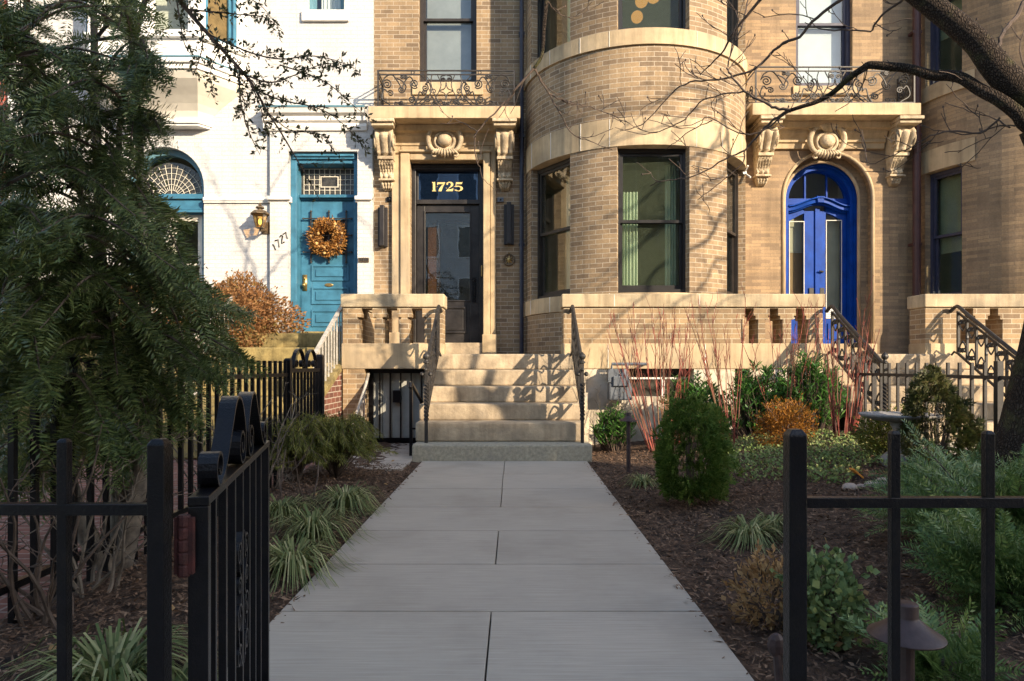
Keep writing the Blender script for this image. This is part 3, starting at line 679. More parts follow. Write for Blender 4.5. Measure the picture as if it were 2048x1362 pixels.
# teal door
YD2=YF+.28
m=MB(); m.box(-3.538,-3.445,YF+.03,YD2+.06,1.5,4.40); m.box(-2.535,-2.455,YF+.03,YD2+.06,1.5,4.40)
m.box(-3.444,-2.536,YF+.04,YD2+.06,4.24,4.395); m.box(-3.50,-2.50,YF+.0,YF+.038,4.30,4.38); m.box(-3.48,-2.52,YF-.03,YF-.002,4.335,4.375)
m.box(-3.444,-2.536,YD2-.06,YD2+.06,3.70,3.79); m.box(-3.44,-2.54,YD2-.12,YD2-.062,3.73,3.78)
df=m.build('door_frame',M['teal'],wh,bev=.008)
m=MB(); m.box(-3.444,-2.536,YD2+.005,YD2+.01,3.79,4.24); m.build('transom_pane',M['glass_lead'],df)
m=MB(); a,b,c,d=-3.40,-2.56,3.79,4.22; cx0,cx1,cz0,cz1=-3.13,-2.84,3.92,4.10
for i in range(11):
    x=lerp(a,b,i/10)
    for z0,z1 in ([(c,d)] if not cx0<x<cx1 else [(c,cz0),(cz1,d)]): m.box(x-.004,x+.004,YD2-.008,YD2+.004,z0,z1)
for i in range(6):
    z=lerp(c,d,i/5)
    for x0,x1 in ([(a,b)] if not cz0<z<cz1 else [(a,cx0),(cx1,b)]): m.box(x0,x1,YD2-.009,YD2+.003,z-.004,z+.004)
framebars(m,cx0,cx1,cz0,cz1,.014,YD2-.012,YD2+.002); m.build('transom_leading',M['lead'],df)
m=MB(); a,b=-3.44,-2.54; zb=1.58
gx0,gx1,gz0,gz1=-3.26,-2.70,2.83,3.39
m.box(a,gx0,YD2-.03,YD2+.03,zb,3.69); m.box(gx1,b,YD2-.03,YD2+.03,zb,3.69); m.box(gx0,gx1,YD2-.03,YD2+.03,gz1,3.69); m.box(gx0,gx1,YD2-.03,YD2+.03,zb,gz0)
for z0,z1 in ((2.40,2.66),(2.02,2.30),(1.66,1.93)):
    framebars(m,-3.27,-2.66,z0,z1,.03,YD2-.048,YD2-.03); m.box(-3.20,-2.73,YD2-.045,YD2-.03,z0+.07,z1-.07)
d2=m.build('door',M['teal'],wh,bev=.005)
m=MB(); m.box(gx0,gx1,YD2,YD2+.01,gz0,gz1); m.build('pane',M['glass_lead'],d2)
m=MB()
for i in range(9): m.box(lerp(gx0,gx1,i/8)-.003,lerp(gx0,gx1,i/8)+.003,YD2-.01,YD2-.002,gz0,gz1); m.box(gx0,gx1,YD2-.011,YD2-.003,lerp(gz0,gz1,i/8)-.003,lerp(gz0,gz1,i/8)+.003)
m.build('leading',M['iron_worn'],d2)
m=MB()
for x in (-3.27,-2.98,-2.70):
    m.bar((x,YD2-.06,2.72),(x,YD2-.06,3.50),.022); m.ball((x,YD2-.06,3.52),.02,8); m.ball((x,YD2-.06,2.70),.02,8)
for z in (2.86,3.13,3.40): m.bar((-3.38,YD2-.075,z),(-2.62,YD2-.075,z),.018); m.ball((-3.39,YD2-.075,z),.018,8); m.ball((-2.61,YD2-.075,z),.018,8)
m.build('window_grille',M['iron_worn'],d2)
m=MB(); m.lathe((0,0,0),[(.001,0),(.065,.001),(.07,.008),(.05,.015),(.001,.016)],20); o=m.build('mail_slot',M['brass'],d2); o.rotation_euler=(R(90),0,0); o.location=(-2.985,YD2-.031,2.335); o.scale=(1,.42,1)
m=MB(); m.box(-3.41,-3.34,YD2-.045,YD2-.03,2.24,2.50); m.ball((-3.375,YD2-.09,2.33),.034,10); m.tube([(-3.375,YD2-.09,2.33),(-3.375,YD2-.03,2.33)],.014,8); m.ball((-3.375,YD2-.05,2.44),.02,8); m.build('handle',M['brass'],d2,smooth=True)
m=MB(); m.box(-3.40,-2.5,YD2-.2,YD2+.1,1.46,1.575); m.build('door_sill',M['mossy'],wh,bev=.01)
# arched window
YA=YF+.24; ax=(AX0+AX1)/2; r0=.635
def arcpts(cx,cz,r,n=24,a0=0,a1=math.pi): return [(cx-r*math.cos(lerp(a0,a1,k/n)),cz+r*math.sin(lerp(a0,a1,k/n))) for k in range(n+1)]
def archring(mb,cx,cz,ro,ri,y0,y1,n=24):
    O,I=arcpts(cx,cz,ro,n),arcpts(cx,cz,ri,n)
    for k in range(n):
        a,b,c,d=O[k],O[k+1],I[k+1],I[k]
        for q in ([(a[0],y0,a[1]),(b[0],y0,b[1]),(c[0],y0,c[1]),(d[0],y0,d[1])],[(d[0],y0,d[1]),(c[0],y0,c[1]),(c[0],y1,c[1]),(d[0],y1,d[1])],[(a[0],y0,a[1]),(a[0],y1,a[1]),(b[0],y1,b[1]),(b[0],y0,b[1])]): mb.poly(q)
m=MB(); archring(m,ax,ASP,r0-.002,r0-.09,YA-.1,YA+.06); m.box(AX0+.002,AX0+.09,YA-.1,YA+.06,1.86,ASP); m.box(AX1-.09,AX1-.002,YA-.1,YA+.06,1.86,ASP)
aw=m.build('arched_window',M['teal_dark'],wh)
m=MB(); m.box(AX0+.02,AX1-.02,YA-.2,YA-.102,3.68,3.76); m.box(AX0+.05,AX1-.05,YA-.16,YA-.102,3.52,3.68); m.box(AX0+.02,AX1-.02,YA-.18,YA-.102,3.47,3.515); m.box(AX0+.09,AX1-.09,YA-.1,YA+.06,3.45,3.74)
m.build('transom_bar',M['teal'],aw,bev=.006)
m=MB(); m.poly([(x,YA+.02,z) for x,z in arcpts(ax,3.74,.58,24)]); m.build('fan_pane',M['glass_lead'],aw)
m=MB()
for r in (.13,.22,.31,.40,.49): m.tube([(x,YA+.005,z) for x,z in arcpts(ax,3.74,r,20)],.005,4)
for k in range(1,16):
    a=math.pi*k/16; m.tube([(ax-.13*math.cos(a),YA+.005,3.74+.13*math.sin(a)),(ax-.545*math.cos(a),YA+.005,3.74+.545*math.sin(a))],.0045,4)
m.tube([(ax,YA+.005,3.74),(ax,YA+.005,3.87)],.005,4)
m.build('fan_leading',M['lead'],aw)
for q0,q1 in ((AX0+.09,ax),(ax,AX1-.09)): window(aw,frameT(0,YA-.16,0),q0,q1,1.86,3.45,M['cream'],.1,'glass',name='sash_window')
room(wh,AX0-.1,AX1+.1,YF+.36,12.6,1.6,4.6)
# oriel
OX=-5.53
def oplan(t):  # half widths / depths along the cove
    return [(OX-lerp(.74,1.28,t),YF),(OX-lerp(.62,.82,t),lerp(10.62,10.17,t)),(OX+lerp(.62,.82,t),lerp(10.62,10.17,t)),(OX+lerp(.74,1.28,t),YF)]
m=MB(); rows=[]
for t,z in ((0,4.86),(.02,4.90),(.10,4.98),(.26,5.07),(.48,5.17),(.70,5.26),(.88,5.34),(.98,5.42),(1.0,5.45)):
    rows.append([(x,y,z) for x,y in oplan(t)])
m.grid(rows); m.build('oriel_cove',M['cream'],wh)
def oring(mb,t,e,z0,z1):
    P=oplan(t); q=[(P[0][0]-e,YF),(P[1][0]-e*.6,P[1][1]-e),(P[2][0]+e*.6,P[2][1]-e),(P[3][0]+e,YF)]; mb.prism(q,z0,z1,'z')
m=MB(); oring(m,0,.03,4.80,4.86); oring(m,0,.0,4.765,4.80); oring(m,1,.03,5.45,5.53); oring(m,1,.07,5.53,5.60); oring(m,1,.02,5.60,5.74); oring(m,1,.05,5.92,5.98); m.build('oriel_moulding',M['white'],wh,bev=.006)
m=MB(); oring(m,1,.08,5.602,5.625); m.build('oriel_flashing',M['teal_dark'],wh)
P=oplan(1); m=MB(); oring(m,1,-.02,5.74,5.92)
for k,(a,b) in enumerate(zip(P[:-1],P[1:])):
    a,b=Vector((*a,0)),Vector((*b,0)); Ln=(b-a).length; yaw=math.atan2(b.y-a.y,b.x-a.x); T=frameT(a.x,a.y,yaw)
    mm=MB(T); lo,hi=(.13,Ln-.13) if k!=1 else (.10,Ln-.10)
    segs=[(lo,hi)] if k!=1 else [(.10,.78),(.86,Ln-.10)]
    xs=[0]+[v for s_ in segs for v in s_]+[Ln]
    for i in range(0,len(xs),2): mm.box(xs[i],xs[i+1],.01,.16,5.98,8.6)
    mm.box(0,Ln,.012,.155,8.0,8.6); m.v,base=m.v,len(m.v); m.f+= [[i+base for i in f] for f in mm.f]; m.uv+=mm.uv; m.v+=mm.v
    for s0,s1 in segs:
        wd=window(wh,T,s0,s1,5.98,8.0,M['teal'] if k!=1 else M['white'],.03,'glass',fw=.05)
        if k!=1:
            bb=MB(T); bb.box(s0+.06,s1-.06,.16,.165,6.02,7.95); bb.build('blind',M['tan_reflection'],wd)  # sheet coloured to imitate the orange reflection in the side panes
m.build('oriel_wall',M['white'],wh)
room(wh,OX-1.2,OX+1.2,YF+.1,13,5.6,8.4)
# red house at the far left
rh = thing('red_brick_house','red brick house front glimpsed at the far side of the dark yew','house')
m=MB(); wall(m,-16,WL-.005,0,10.6,YF-.15,[(-9.8,-8.9,1.9,4.2,.2),(-9.8,-8.9,5.6,8,.2)]); m.build('wall',M['brick_red'],rh)
for z0,z1 in ((1.9,4.2),(5.6,8)): window(rh,frameT(0,YF-.15,0),-9.8,-8.9,z0,z1,M['white'])
body(rh,-16,WL-.01,mat='brick_red')
m=MB(); m.box(-7.78,WL-.002,YF-.30,YF-.152,0,10.6); m.build('downpipe',M['white'],rh)

# ---------------------------------------------------------------- house with the blue arched door
bh = thing('buff_house','buff brick house with round headed royal blue double door and carved brackets','house')
BX2,RBX=3.56,6.42
ac,ar,asp=4.976,.71,3.70
m=MB(); wall(m,BX2,RBX,0,10.6,YF,[(ac-ar,ac+ar,1.0,asp+ar,.15,asp),(PX(1592),PX(1705),5.45,8,.25)]); m.build('wall',M['brick_right'],bh)
m=MB(); wall(m,ac-ar-.1,ac+ar+.1,1.0,asp+ar+.1,YF+.15,[(4.34,5.54,1.0,asp+.6,.28,asp)]); m.build('inner_arch',M['brick_right'],bh)
m=MB()
for cx,r,y in ((ac,ar,YF+.0),(4.94,.60,YF+.15)):
    pts=[(cx-r,y,1.3)]+[(x,y,z) for x,z in arcpts(cx,asp,r,26)]+[(cx+r,y,1.3)]
    m.tube(pts,.028,8)
m.build('arch_moulding',M['stone'],bh,smooth=True)
body(bh,BX2,RBX+4); room(bh,4.2,5.7,YF+.5,12.0,1.2,4.6,'blind','hallway'); m=MB(); m.box(4.35,4.62,11.7,11.75,1.3,3.0); m.build('inner_door',M['wood'],bh)
YB=YF+.40; bc=4.955
m=MB(); archring(m,bc,asp,.60,.50,YB-.14,YB+.06,26); m.box(bc-.6,bc-.5,YB-.14,YB+.06,1.3,asp); m.box(bc+.5,bc+.6,YB-.14,YB+.06,1.3,asp)
archring(m,bc,asp,.60,.555,YB-.20,YB-.142,26); m.box(bc+.555,bc+.6,YB-.20,YB-.142,1.3,asp); m.box(bc-.6,bc-.555,YB-.20,YB-.142,1.3,asp)
m.box(bc-.5,bc+.5,YB-.05,YB+.05,3.66,3.76); m.box(bc-.19,bc-.165,YB-.02,YB+.02,3.76,4.16); m.box(bc+.165,bc+.19,YB-.02,YB+.02,3.76,4.16)
archring(m,bc,asp+.02,.50,.47,YB-.03,YB+.03,26)
df=m.build('door_frame',M['blue'],bh)
m=MB(); m.poly([(x,YB+.01,z) for x,z in arcpts(bc,asp+.02,.49,24)]); m.build('fan_pane',M['glass'],df)
m=MB()
bell=lambda x: .5*(1+math.cos(2*math.pi*max(-.5,min(.5,x))))
hood=[(bc+x,YB-.06-.06*bell(x),3.575+.125*bell(x)) for x in [-.5+k/28 for k in range(29)]]
ribbon(m,hood,(0,1,0),.11,.065); ribbon(m,[(x,y-.02,z+.042) for x,y,z in hood],(0,1,0),.15,.02); ribbon(m,[(x,y+.02,z-.045) for x,y,z in hood],(0,1,0),.07,.022)
m.prism([(bc-.045,3.66),(bc+.045,3.66),(bc+.065,3.765),(bc-.065,3.765)],YB-.20,YB-.04)
m.build('door_hood',M['blue'],df,bev=.006)
for sx in (-1,1):
    m=MB(); x0,x1=(bc-.497,bc-.006) if sx<0 else (bc+.006,bc+.497)
    g0,g1=(x0+.05,x1-.19) if sx<0 else (x0+.15,x1-.08)
    zt=lambda x: 3.36+.20*math.cos(min(1,abs(x-bc)/.5)*math.pi*.5)
    n=10; T_=3.60
    m.box(x0,g0,YB-.03,YB+.03,1.39,3.56); m.box(g1,x1,YB-.03,YB+.03,1.39,3.56 if sx<0 else 3.56); m.box(g0,g1,YB-.03,YB+.03,1.39,1.80)
    for k in range(n):
        xa,xb=lerp(g0,g1,k/n),lerp(g0,g1,(k+1)/n); m.prism([(xa,zt(xa)),(xb,zt(xb)),(xb,3.64),(xa,3.64)],YB-.03,YB+.03)
    if sx>0: m.box(x0-.03,x0+.04,YB-.05,YB-.031,1.39,3.6)
    m.box(g0+.03,g1-.02,YB-.045,YB-.031,1.46,1.72)
    lf=m.build('door',M['blue'],bh)
    m=MB(); m.poly([(g0,YB,1.80),(g1,YB,1.80),(g1,YB,3.56),(g0,YB,3.56)]); m.build('pane',M['glass'],lf)
    m=MB(); m.box(g0-.02,g1+.02,YB+.09,YB+.095,1.5,3.7) if sx>0 else m.box(g0-.02,g1+.02,YB+.09,YB+.095,2.9,3.7); m.build('lit_hall_panel',M['hall_tone'],lf)  # panel added behind the glass to carry the hall's pale light
    if sx<0:
        m=MB(); m.box(g0-.02,g1+.02,YB+.09,YB+.095,1.5,2.895); m.build('lower_hall_panel',M['hall_tone_brown'],lf)  # added panel, stands in for the brown lower part of the hall
    m=MB(); framebars(m,g0,g1,1.80,zt(g0 if sx<0 else g1),.012,YB-.038,YB-.031); m.build('glazing_bead',M['cream'],lf)
    m=MB(); hx=x1-.08 if sx<0 else x0+.085
    m.box(hx-.035,hx+.035,YB-.05,YB-.031,2.05,2.30); m.ball((hx,YB-.09,2.14),.03,8); m.tube([(hx,YB-.09,2.14),(hx,YB-.05,2.14)],.012,6)
    if sx>0: m.build('handle',M['iron_worn'],lf); m=MB(); m.tube([(hx,YB-.03,2.56),(hx,YB-.08,2.56),(hx-.06,YB-.08,2.57)],.014,6)
    m.build('handle' if sx<0 else 'door_lever',M['iron_worn'],lf)
m=MB(); m.box(bc+.14,bc+.33,YB-.012,YB-.008,1.79,1.97); pn=m.build('notice',M['paper'],bh)
m=MB()
for k in range(4): m.box(bc+.17,bc+.30-.03*(k%2),YB-.0145,YB-.0125,1.835+k*.032,1.843+k*.032)
m.build('notice_line',M['ink'],bh)
m=MB(); m.box(bc+.20,bc+.24,YB+.6,YB+.62,2.55,2.75); m.build('door_viewer',M['iron'],bh)
m=MB(); m.box(ac-ar-.02,ac+ar+.02,YF-.10,YF+.5,1.187,1.375); m.build('door_sill',M['stone'],bh,bev=.01)
wd=window(bh,frameT(0,YF,0),PX(1592),PX(1705),5.45,8,M['slate_frame'],.08,'glass_sky',meet=.40); m=MB(); m.box(PX(1600),PX(1697),YF+.23,YF+.235,5.5,7.95); m.build('blind',M['blind'],wd)
room(bh,PX(1592)-.1,PX(1705)+.1,YF+.26,12,5.3,8.2)
m=MB(); m.box(PX(1585),PX(1712),YF-.03,YF+.04,5.30,5.45); m.build('window_sill',M['stone'],bh,bev=.006)
console_slab(bh,3.60,6.14,4.81,4.99,10.28)
bracket(bh,PX(1530,10.6),4.70,3.86,.44); bracket(bh,PX(1800,10.6),4.70,3.86,.44)
cartouche(bh,PX(1655,10.6),PZ(282,10.6),YF-.10,1.05,True)
balcony_rail(bh,3.66,6.08,10.34,5.0,.56)
# its own round bay at the right edge
CX2=8.12
m=MB(); o1=[(-80,-60,2.02,4.02),(-22,22,2.02,4.02)]; o2=[(-80,-60,5.35,7.9),(-22,22,5.35,7.9)]
bay_wall(m,CX2,BY,BR,-87,87,-.1,1.80); bay_wall(m,CX2,BY,BR,-87,87,2.02,4.02,o1); bay_wall(m,CX2,BY,BR,-87,87,4.02,5.15,[]); bay_wall(m,CX2,BY,BR,-87,87,5.35,10.6,o2)
bay_wall(m,CX2,BY,BR,-87,87,5.15,5.35,[])
m.build('bay_wall',M['brick_right'],bh)
for e,a0,a1,z0,z1,nm in ((.02,-87,-54,4.02,4.36,'stone_lintel'),(.03,-87,-54,5.12,5.35,'stone_sill'),(.03,-87,87,1.80,2.02,'stone_band'),(.02,-28,28,4.02,4.36,'stone_lintel')):
    m=MB(); band_ring(m,CX2,BY,BR+e,a0,a1,z0,z1,24); m.build(nm,M['stone'],bh)
for o in o1+o2:
    wd,T,hw=bay_window(bh,CX2,BY,BR,*o,M['slate_frame'],'glass',.09); m=MB(T); m.box(-hw+.06,hw-.06,.24,.245,o[2]+.75,o[3]-.06); m.build('blind',M['window_tone'],wd)  # sheet added to lighten the interior and drown the blue door's reflection
room(bh,6.5,9.8,BY,13.2,1.2,4.8); room(bh,6.5,9.8,BY,13.2,5.0,8.4)
m=MB(); m.box(9.8,18,YF,YF+.4,-.2,10.6); m.build('side_wall',M['brick_right'],bh)
# downpipes
def pipe(px0,px1,y,mat,name,label,z0=1.19):
    x0,x1=PX(px0,y),PX(px1,y); m=MB(); r=(x1-x0)/2; m.tube([((x0+x1)/2,y,z0),((x0+x1)/2,y,10.5)],r,12)
    for z in (2.9,4.6,6.2): m.box(x0-.012,x1+.012,y-r*.4,y+r+.06,z,z+.04)
    tagged(m.build(name,M[mat]),label,'downpipe')
pipe(1039,1047.5,10.66,'pipe_blue','downpipe','dark blue black downpipe in the corner beside the central round bay')
pipe(1826,1841,10.62,'pipe_brown','downpipe','maroon downpipe between the blue door and the bay at right edge')

# ---------------------------------------------------------------- stoops and front walls
ST=[.175,.392,.585,.78,.980,1.185]; SY=[7.40,7.69,8.005,8.32,8.635,8.95]
def stairs(root,x0,x1,dz=0):
    for i,(z,y) in enumerate(zip(ST,SY)):
        a,b=(x0,x1) if i else (x0+.0,x1+.06)
        y1=SY[i+1]+.05 if i<5 else 10.78
        j=lambda:random.uniform(-.006,.006)
        m=MB(); m.box(a+j(),b+j(),y+j(),y1,(ST[i-1]-.0 if i else -.15)+.001,z)
        m.build('landing' if i==5 else 'step',M['step_grey'] if i==0 else M['step'],root,bev=.018)
def pierced(mb,x0,x1,z0,z1,y0,y1,cs,cut):
    # wall with stepped openings centred at cs; cut: list of (halfwidth,za,zb)
    ops=[]
    for c in cs:
        for h,a,b in cut: ops.append((c-h,c+h,a,b))
    xs=sorted({x0,x1,*[v for o in ops for v in o[:2]]}); zs=sorted({z0,z1,*[v for o in ops for v in o[2:]]})
    ins=lambda x,z:any(o[0]<x<o[1] and o[2]<z<o[3] for o in ops)
    for i in range(len(xs)-1):
        for j in range(len(zs)-1):
            xc,zc=(xs[i]+xs[i+1])/2,(zs[j]+zs[j+1])/2; s_=not ins(xc,zc); A,B,C_,D=xs[i],xs[i+1],zs[j],zs[j+1]
            if s_:
                mb.poly([(A,y0,C_),(B,y0,C_),(B,y0,D),(A,y0,D)]); mb.poly([(B,y1,C_),(A,y1,C_),(A,y1,D),(B,y1,D)])
                if i==0: mb.poly([(A,y1,C_),(A,y0,C_),(A,y0,D),(A,y1,D)])
                if i==len(xs)-2: mb.poly([(B,y0,C_),(B,y1,C_),(B,y1,D),(B,y0,D)])
            else:
                if not ins(xs[i]-1e-4,zc): mb.poly([(A,y0,C_),(A,y1,C_),(A,y1,D),(A,y0,D)])
                if not ins(xs[i+1]+1e-4,zc): mb.poly([(B,y1,C_),(B,y0,C_),(B,y0,D),(B,y1,D)])
                if not ins(xc,D+1e-4): mb.poly([(A,y0,D),(A,y1,D),(B,y1,D),(B,y0,D)])
                if not ins(xc,C_-1e-4): mb.poly([(A,y1,C_),(A,y0,C_),(B,y0,C_),(B,y1,C_)])
CUT=[(.115,1.325,1.64),(.082,1.64,1.69),(.055,1.69,1.785)]
CUT1=[(.10,1.325,1.64),(.125,1.64,1.67),(.07,1.67,1.785)]
def parapet(root,x0,x1,cs,cut=CUT,d=.36):
    m=MB(); m.box(x0-.025,x1+.025,YW-.03,YW+d+.02,1.80,1.974); m.build('parapet_cap',M['cap'],root,bev=.012)
    m=MB(); pierced(m,x0,x1,1.323,1.80,YW,YW+d,cs,cut); m.build('parapet_wall',M['brick_wall'],root)
    m=MB(); m.box(x0-.015,x1+.015,YW-.015,YW+d,.99,1.323); m.build('stone_course',M['stone'],root,bev=.008)
def bay_floors(root,cx,levels):
    for z in levels:
        m=MB(); m.prism([(cx+(BR-.16)*math.sin(R(a)),BY-(BR-.16)*math.cos(R(a))) for a in range(-90,91,10)],z,z+.12,'z'); m.build('bay_floor',M['room'],root)
bay_floors(house,BX,(1.25,4.7,5.2,8.4)); bay_floors(bh,CX2,(1.25,4.6,5.0,8.4))
stoop = thing('entry_stoop','worn stone stoop of six steps leading up to the black 1725 door','stoop')
stairs(stoop,-1.10,.80)
m=MB(); m.box(-2.24,-1.10,YW+.37,10.78,.99,1.184); m.build('landing_slab',M['step'],stoop)
m=MB(); m.box(-2.24,-2.06,YW+.38,10.66,1.186,1.80); m.build('return_wall',M['brick_wall'],stoop)
m=MB(); m.box(-2.26,-2.04,YW+.385,10.66,1.802,1.972); m.build('return_cap',M['cap'],stoop)
parapet(stoop,-2.245,-.935,[-1.93,-1.60,-1.27],CUT1)
m=MB(); m.box(-2.245,-1.96,YW,YW+.5,-.1,.99); m.box(-2.245,-2.16,YW+.5,10.78,-.1,.99); m.build('basement_pier',M['brick_wall'],stoop)
m=MB(); m.box(-2.15,-1.11,YW+1.4,YW+1.5,-.1,.99); m.build('basement_back_wall',M['room_light'],stoop)
terrace = thing('terrace_wall','long pale brick and stone wall with stepped openings below the round bay','wall')
parapet(terrace,.66,4.07,[PX(1499,YW),PX(1548,YW),PX(1600,YW)])
m=MB(); wall(m,.66,4.07,-.1,.99,YW,[(PX(1243,YW),PX(1388,YW),.62,.99,.3),(PX(1470,YW),PX(1500,YW),.62,.99,.3)]); m.build('basement_wall',M['basement'],terrace)
m=MB(); m.box(PX(1243,YW),PX(1388,YW),YW+.22,YW+.24,.6,.99); m.box(PX(1470,YW),PX(1500,YW),YW+.22,YW+.24,.6,.99); m.build('basement_pane',M['glass_lead'],terrace)
m=MB(); m.box(PX(1243,YW),PX(1388,YW),YW+.19,YW+.22,.85,.875); m.box(PX(1330,YW),PX(1336,YW),YW+.19,YW+.22,.6,.99); m.build('basement_window_bar',M['white'],terrace)
m=MB(); m.box(.67,4.05,YW+.37,10.5,.9,1.183); m.build('terrace_floor',M['step'],terrace)
m=MB(); m.box(.76,4.06,YW+.36,YW+.365,.99,1.3); m.build('backing',M['stone'],terrace)
# vertical stone joints on cap and course
m=MB()
for px in (1228,1398): m.box(PX(px,YW)-.003,PX(px,YW)+.003,YW-.033,YW-.029,1.81,1.965)
for px in (1216,1410): m.box(PX(px,YW)-.003,PX(px,YW)+.003,YW-.018,YW-.014,1.0,1.315)
m.build('mortar_joint',M['white_stone'],terrace)
stoop2 = thing('entry_stoop','stone stoop of six steps below the blue arched door','stoop')
stairs(stoop2,4.10,5.95)
parapet(stoop2,5.42,8.6,[PX(1935,YW)+.02,PX(1985,YW)+.02,6.9,7.5]); m=MB(); m.box(5.43,8.58,YW+.01,YW+.35,-.1,.99); m.build('basement_wall',M['stone'],stoop2)
m=MB(); m.box(5.96,8.58,YW+.36,10.5,.95,1.182); m.build('landing_slab',M['step'],stoop2)
# mossy stairs of the white house
stoop3 = thing('entry_stoop','mossy yellow stone stairs rising to the teal door','stoop')
for i in range(7):
    y=7.55+.37*i; z=.214*(i+1); m=MB(); m.box(-4.05,-2.40,y,(y+.42 if i<6 else YF-.08),z-.214+.001,z); m.build('landing' if i==6 else 'step',M['mossy'],stoop3,bev=.02)
m=MB(); m.prism([(7.5,-.1),(7.5,.45),(8.3,.70),(10.4,1.5),(10.4,-.1)],-2.395,-2.27,'x'); m.build('cheek_wall',M['old_brick'],stoop3)
m=MB(); m.prism([(7.45,.452),(7.45,.52),(8.3,.78),(10.4,1.58),(10.4,1.502),(8.3,.702)],-2.42,-2.26,'x'); m.build('cheek_coping',M['mossy'],stoop3)
terr3 = thing('raised_terrace','mossy stone retaining wall holding the brown hedge before the white house','wall')
m=MB(); m.box(-12,-4.07,9.3,9.6,-.1,1.25); m.build('retaining_wall',M['mossy'],terr3,bev=.02)
m=MB(); m.box(-12,-4.07,9.61,YF-.01,-.1,1.2); m.build('soil_fill',M['soil'],terr3)
# ---------------------------------------------------------------- stair railings
def stair_railing(x, label, side):
    r = thing('stair_railing', label, 'railing', group='scrolled iron stair railings')
    ya,za,yb,zb=8.86,1.80,7.62,1.06; yc,zc=7.70,1.02
    top=lambda y: lerp(za,zb,(ya-y)/(ya-yb)); low=lambda y: top(y)-.60
    m=MB(); m.tube(catmull([(x-.02*side,YW-.01,top(ya)-.06),(x,8.90,za-.005),(x,8.82,top(8.82)+.01),(x,8.6,top(8.6)),(x,yb+.02,zb)],5),.024,8)
    m.bar((x,8.84,top(8.84)-.07),(x,yb,zb-.07),.016,.03); m.build('top_rail',M['iron_worn'],r)
    m=MB(); m.tube([(x-.02*side,YW-.01,low(ya)-.05),(x,8.92,low(8.9)-.01),(x,8.82,low(8.82))],.014,6); m.bar((x,8.84,low(8.84)),(x,yb,low(yb)),.018,.03); m.build('bottom_rail',M['iron_worn'],r)
    m=MB(); n=7
    for k in range(n):
        y=lerp(8.84,yb,k/n); m.bar((x,y,low(y)),(x,y,top(y)-.05),.025 if k else .03)
        if k%2==1: m.ball((x,y,(low(y)+top(y))/2),.022,6,(1,1,1.6))
    m.build('baluster',M['iron_worn'],r)
    m=MB()
    for k in range(n):
        y=lerp(8.84,yb,(k+.5)/n); h=.5*(8.84-yb)/n
        for zz,sg in ((top(y)-.15,1),(low(y)+.10,-1)):
            for e in (-1,1):
                m.tube([(x,y+e*h*.45+q[0],zz+sg*q[1]) for q in spiral(0,0,.006,.036,R(90),1.35*e)],.011,5)
            m.ball((x,y,zz+sg*.03),.013,6)
            m.tube(catmull([(x,y,zz-sg*.11),(x,y+h*.5,zz-sg*.06),(x,y+h*.75,zz)],4),.010,5); m.tube(catmull([(x,y,zz-sg*.11),(x,y-h*.5,zz-sg*.06),(x,y-h*.75,zz)],4),.010,5)
    m.build('scrollwork',M['iron_worn'],r)
    m=MB(); m.bar((x,yb-.03,.175),(x,yb-.03,.42),.036); m.bar((x,yb-.03,.42),(x,yb-.03,.84),.04,None,math.pi*5,40); m.bar((x,yb-.03,.84),(x,yb-.03,1.06),.036)
    m.lathe((x,yb-.03,0),[(.018,1.055),(.034,1.062),(.034,1.075),(.02,1.085),(.018,1.10),(.034,1.115),(.04,1.135),(.034,1.155),(.018,1.17),(.004,1.185)],10)
    for e in (-1,1): m.ball((x+e*.045,yb-.03,.94),.026,8); m.ball((x,yb-.03+e*.045,.99),.02,8)
    m.build('newel_post',M['iron_worn'],r)
    return r
stair_railing(-.97,'scrolled iron railing on the left of the stoop to the black door',-1)
stair_railing(.765,'scrolled iron railing on the right of the stoop to the black door',1)
stair_railing(4.13,'scrolled iron railing fixed to the end of the long pierced wall',1)
stair_railing(5.76,'scrolled iron railing beside the tree trunk, right of the blue door stoop',1)
def plain_railing(x, ya,za,yb,zb, label):
    r=thing('handrail',label,'railing'); m=MB()
    top=lambda y: lerp(za,zb,(ya-y)/(ya-yb))
    m.bar((x,ya,za),(x,yb,zb),.05,.025); m.bar((x,ya,za),(x-.0,ya+.3,za+.05),.045,.025); m.build('top_rail',M['rail_white'],r)
    m=MB(); m.bar((x,ya,za-.72),(x,yb+.05,zb-.70),.03,.02); m.build('bottom_rail',M['rail_white'],r)
    for k in range(10):
        y=lerp(ya-.02,yb+.06,k/9); m=MB(); m.bar((x,y,top(y)-.71),(x,y,top(y)-.01),.018); m.build('baluster',M['rail_white'],r)
    m=MB(); m.bar((x,yb+.02,zb-.75),(x,yb+.02,zb),.035); m.bar((x,ya+.28,za-.6),(x,ya+.28,za+.05),.035); m.build('post',M['rail_white'],r)
plain_railing(-2.33,9.3,1.86,8.0,1.17,'pale painted handrail on the right of the mossy stairs, against the pierced wall')
plain_railing(-4.0,9.75,2.02,8.3,1.25,'pale painted handrail on the left of the mossy stairs, below the brown hedge')
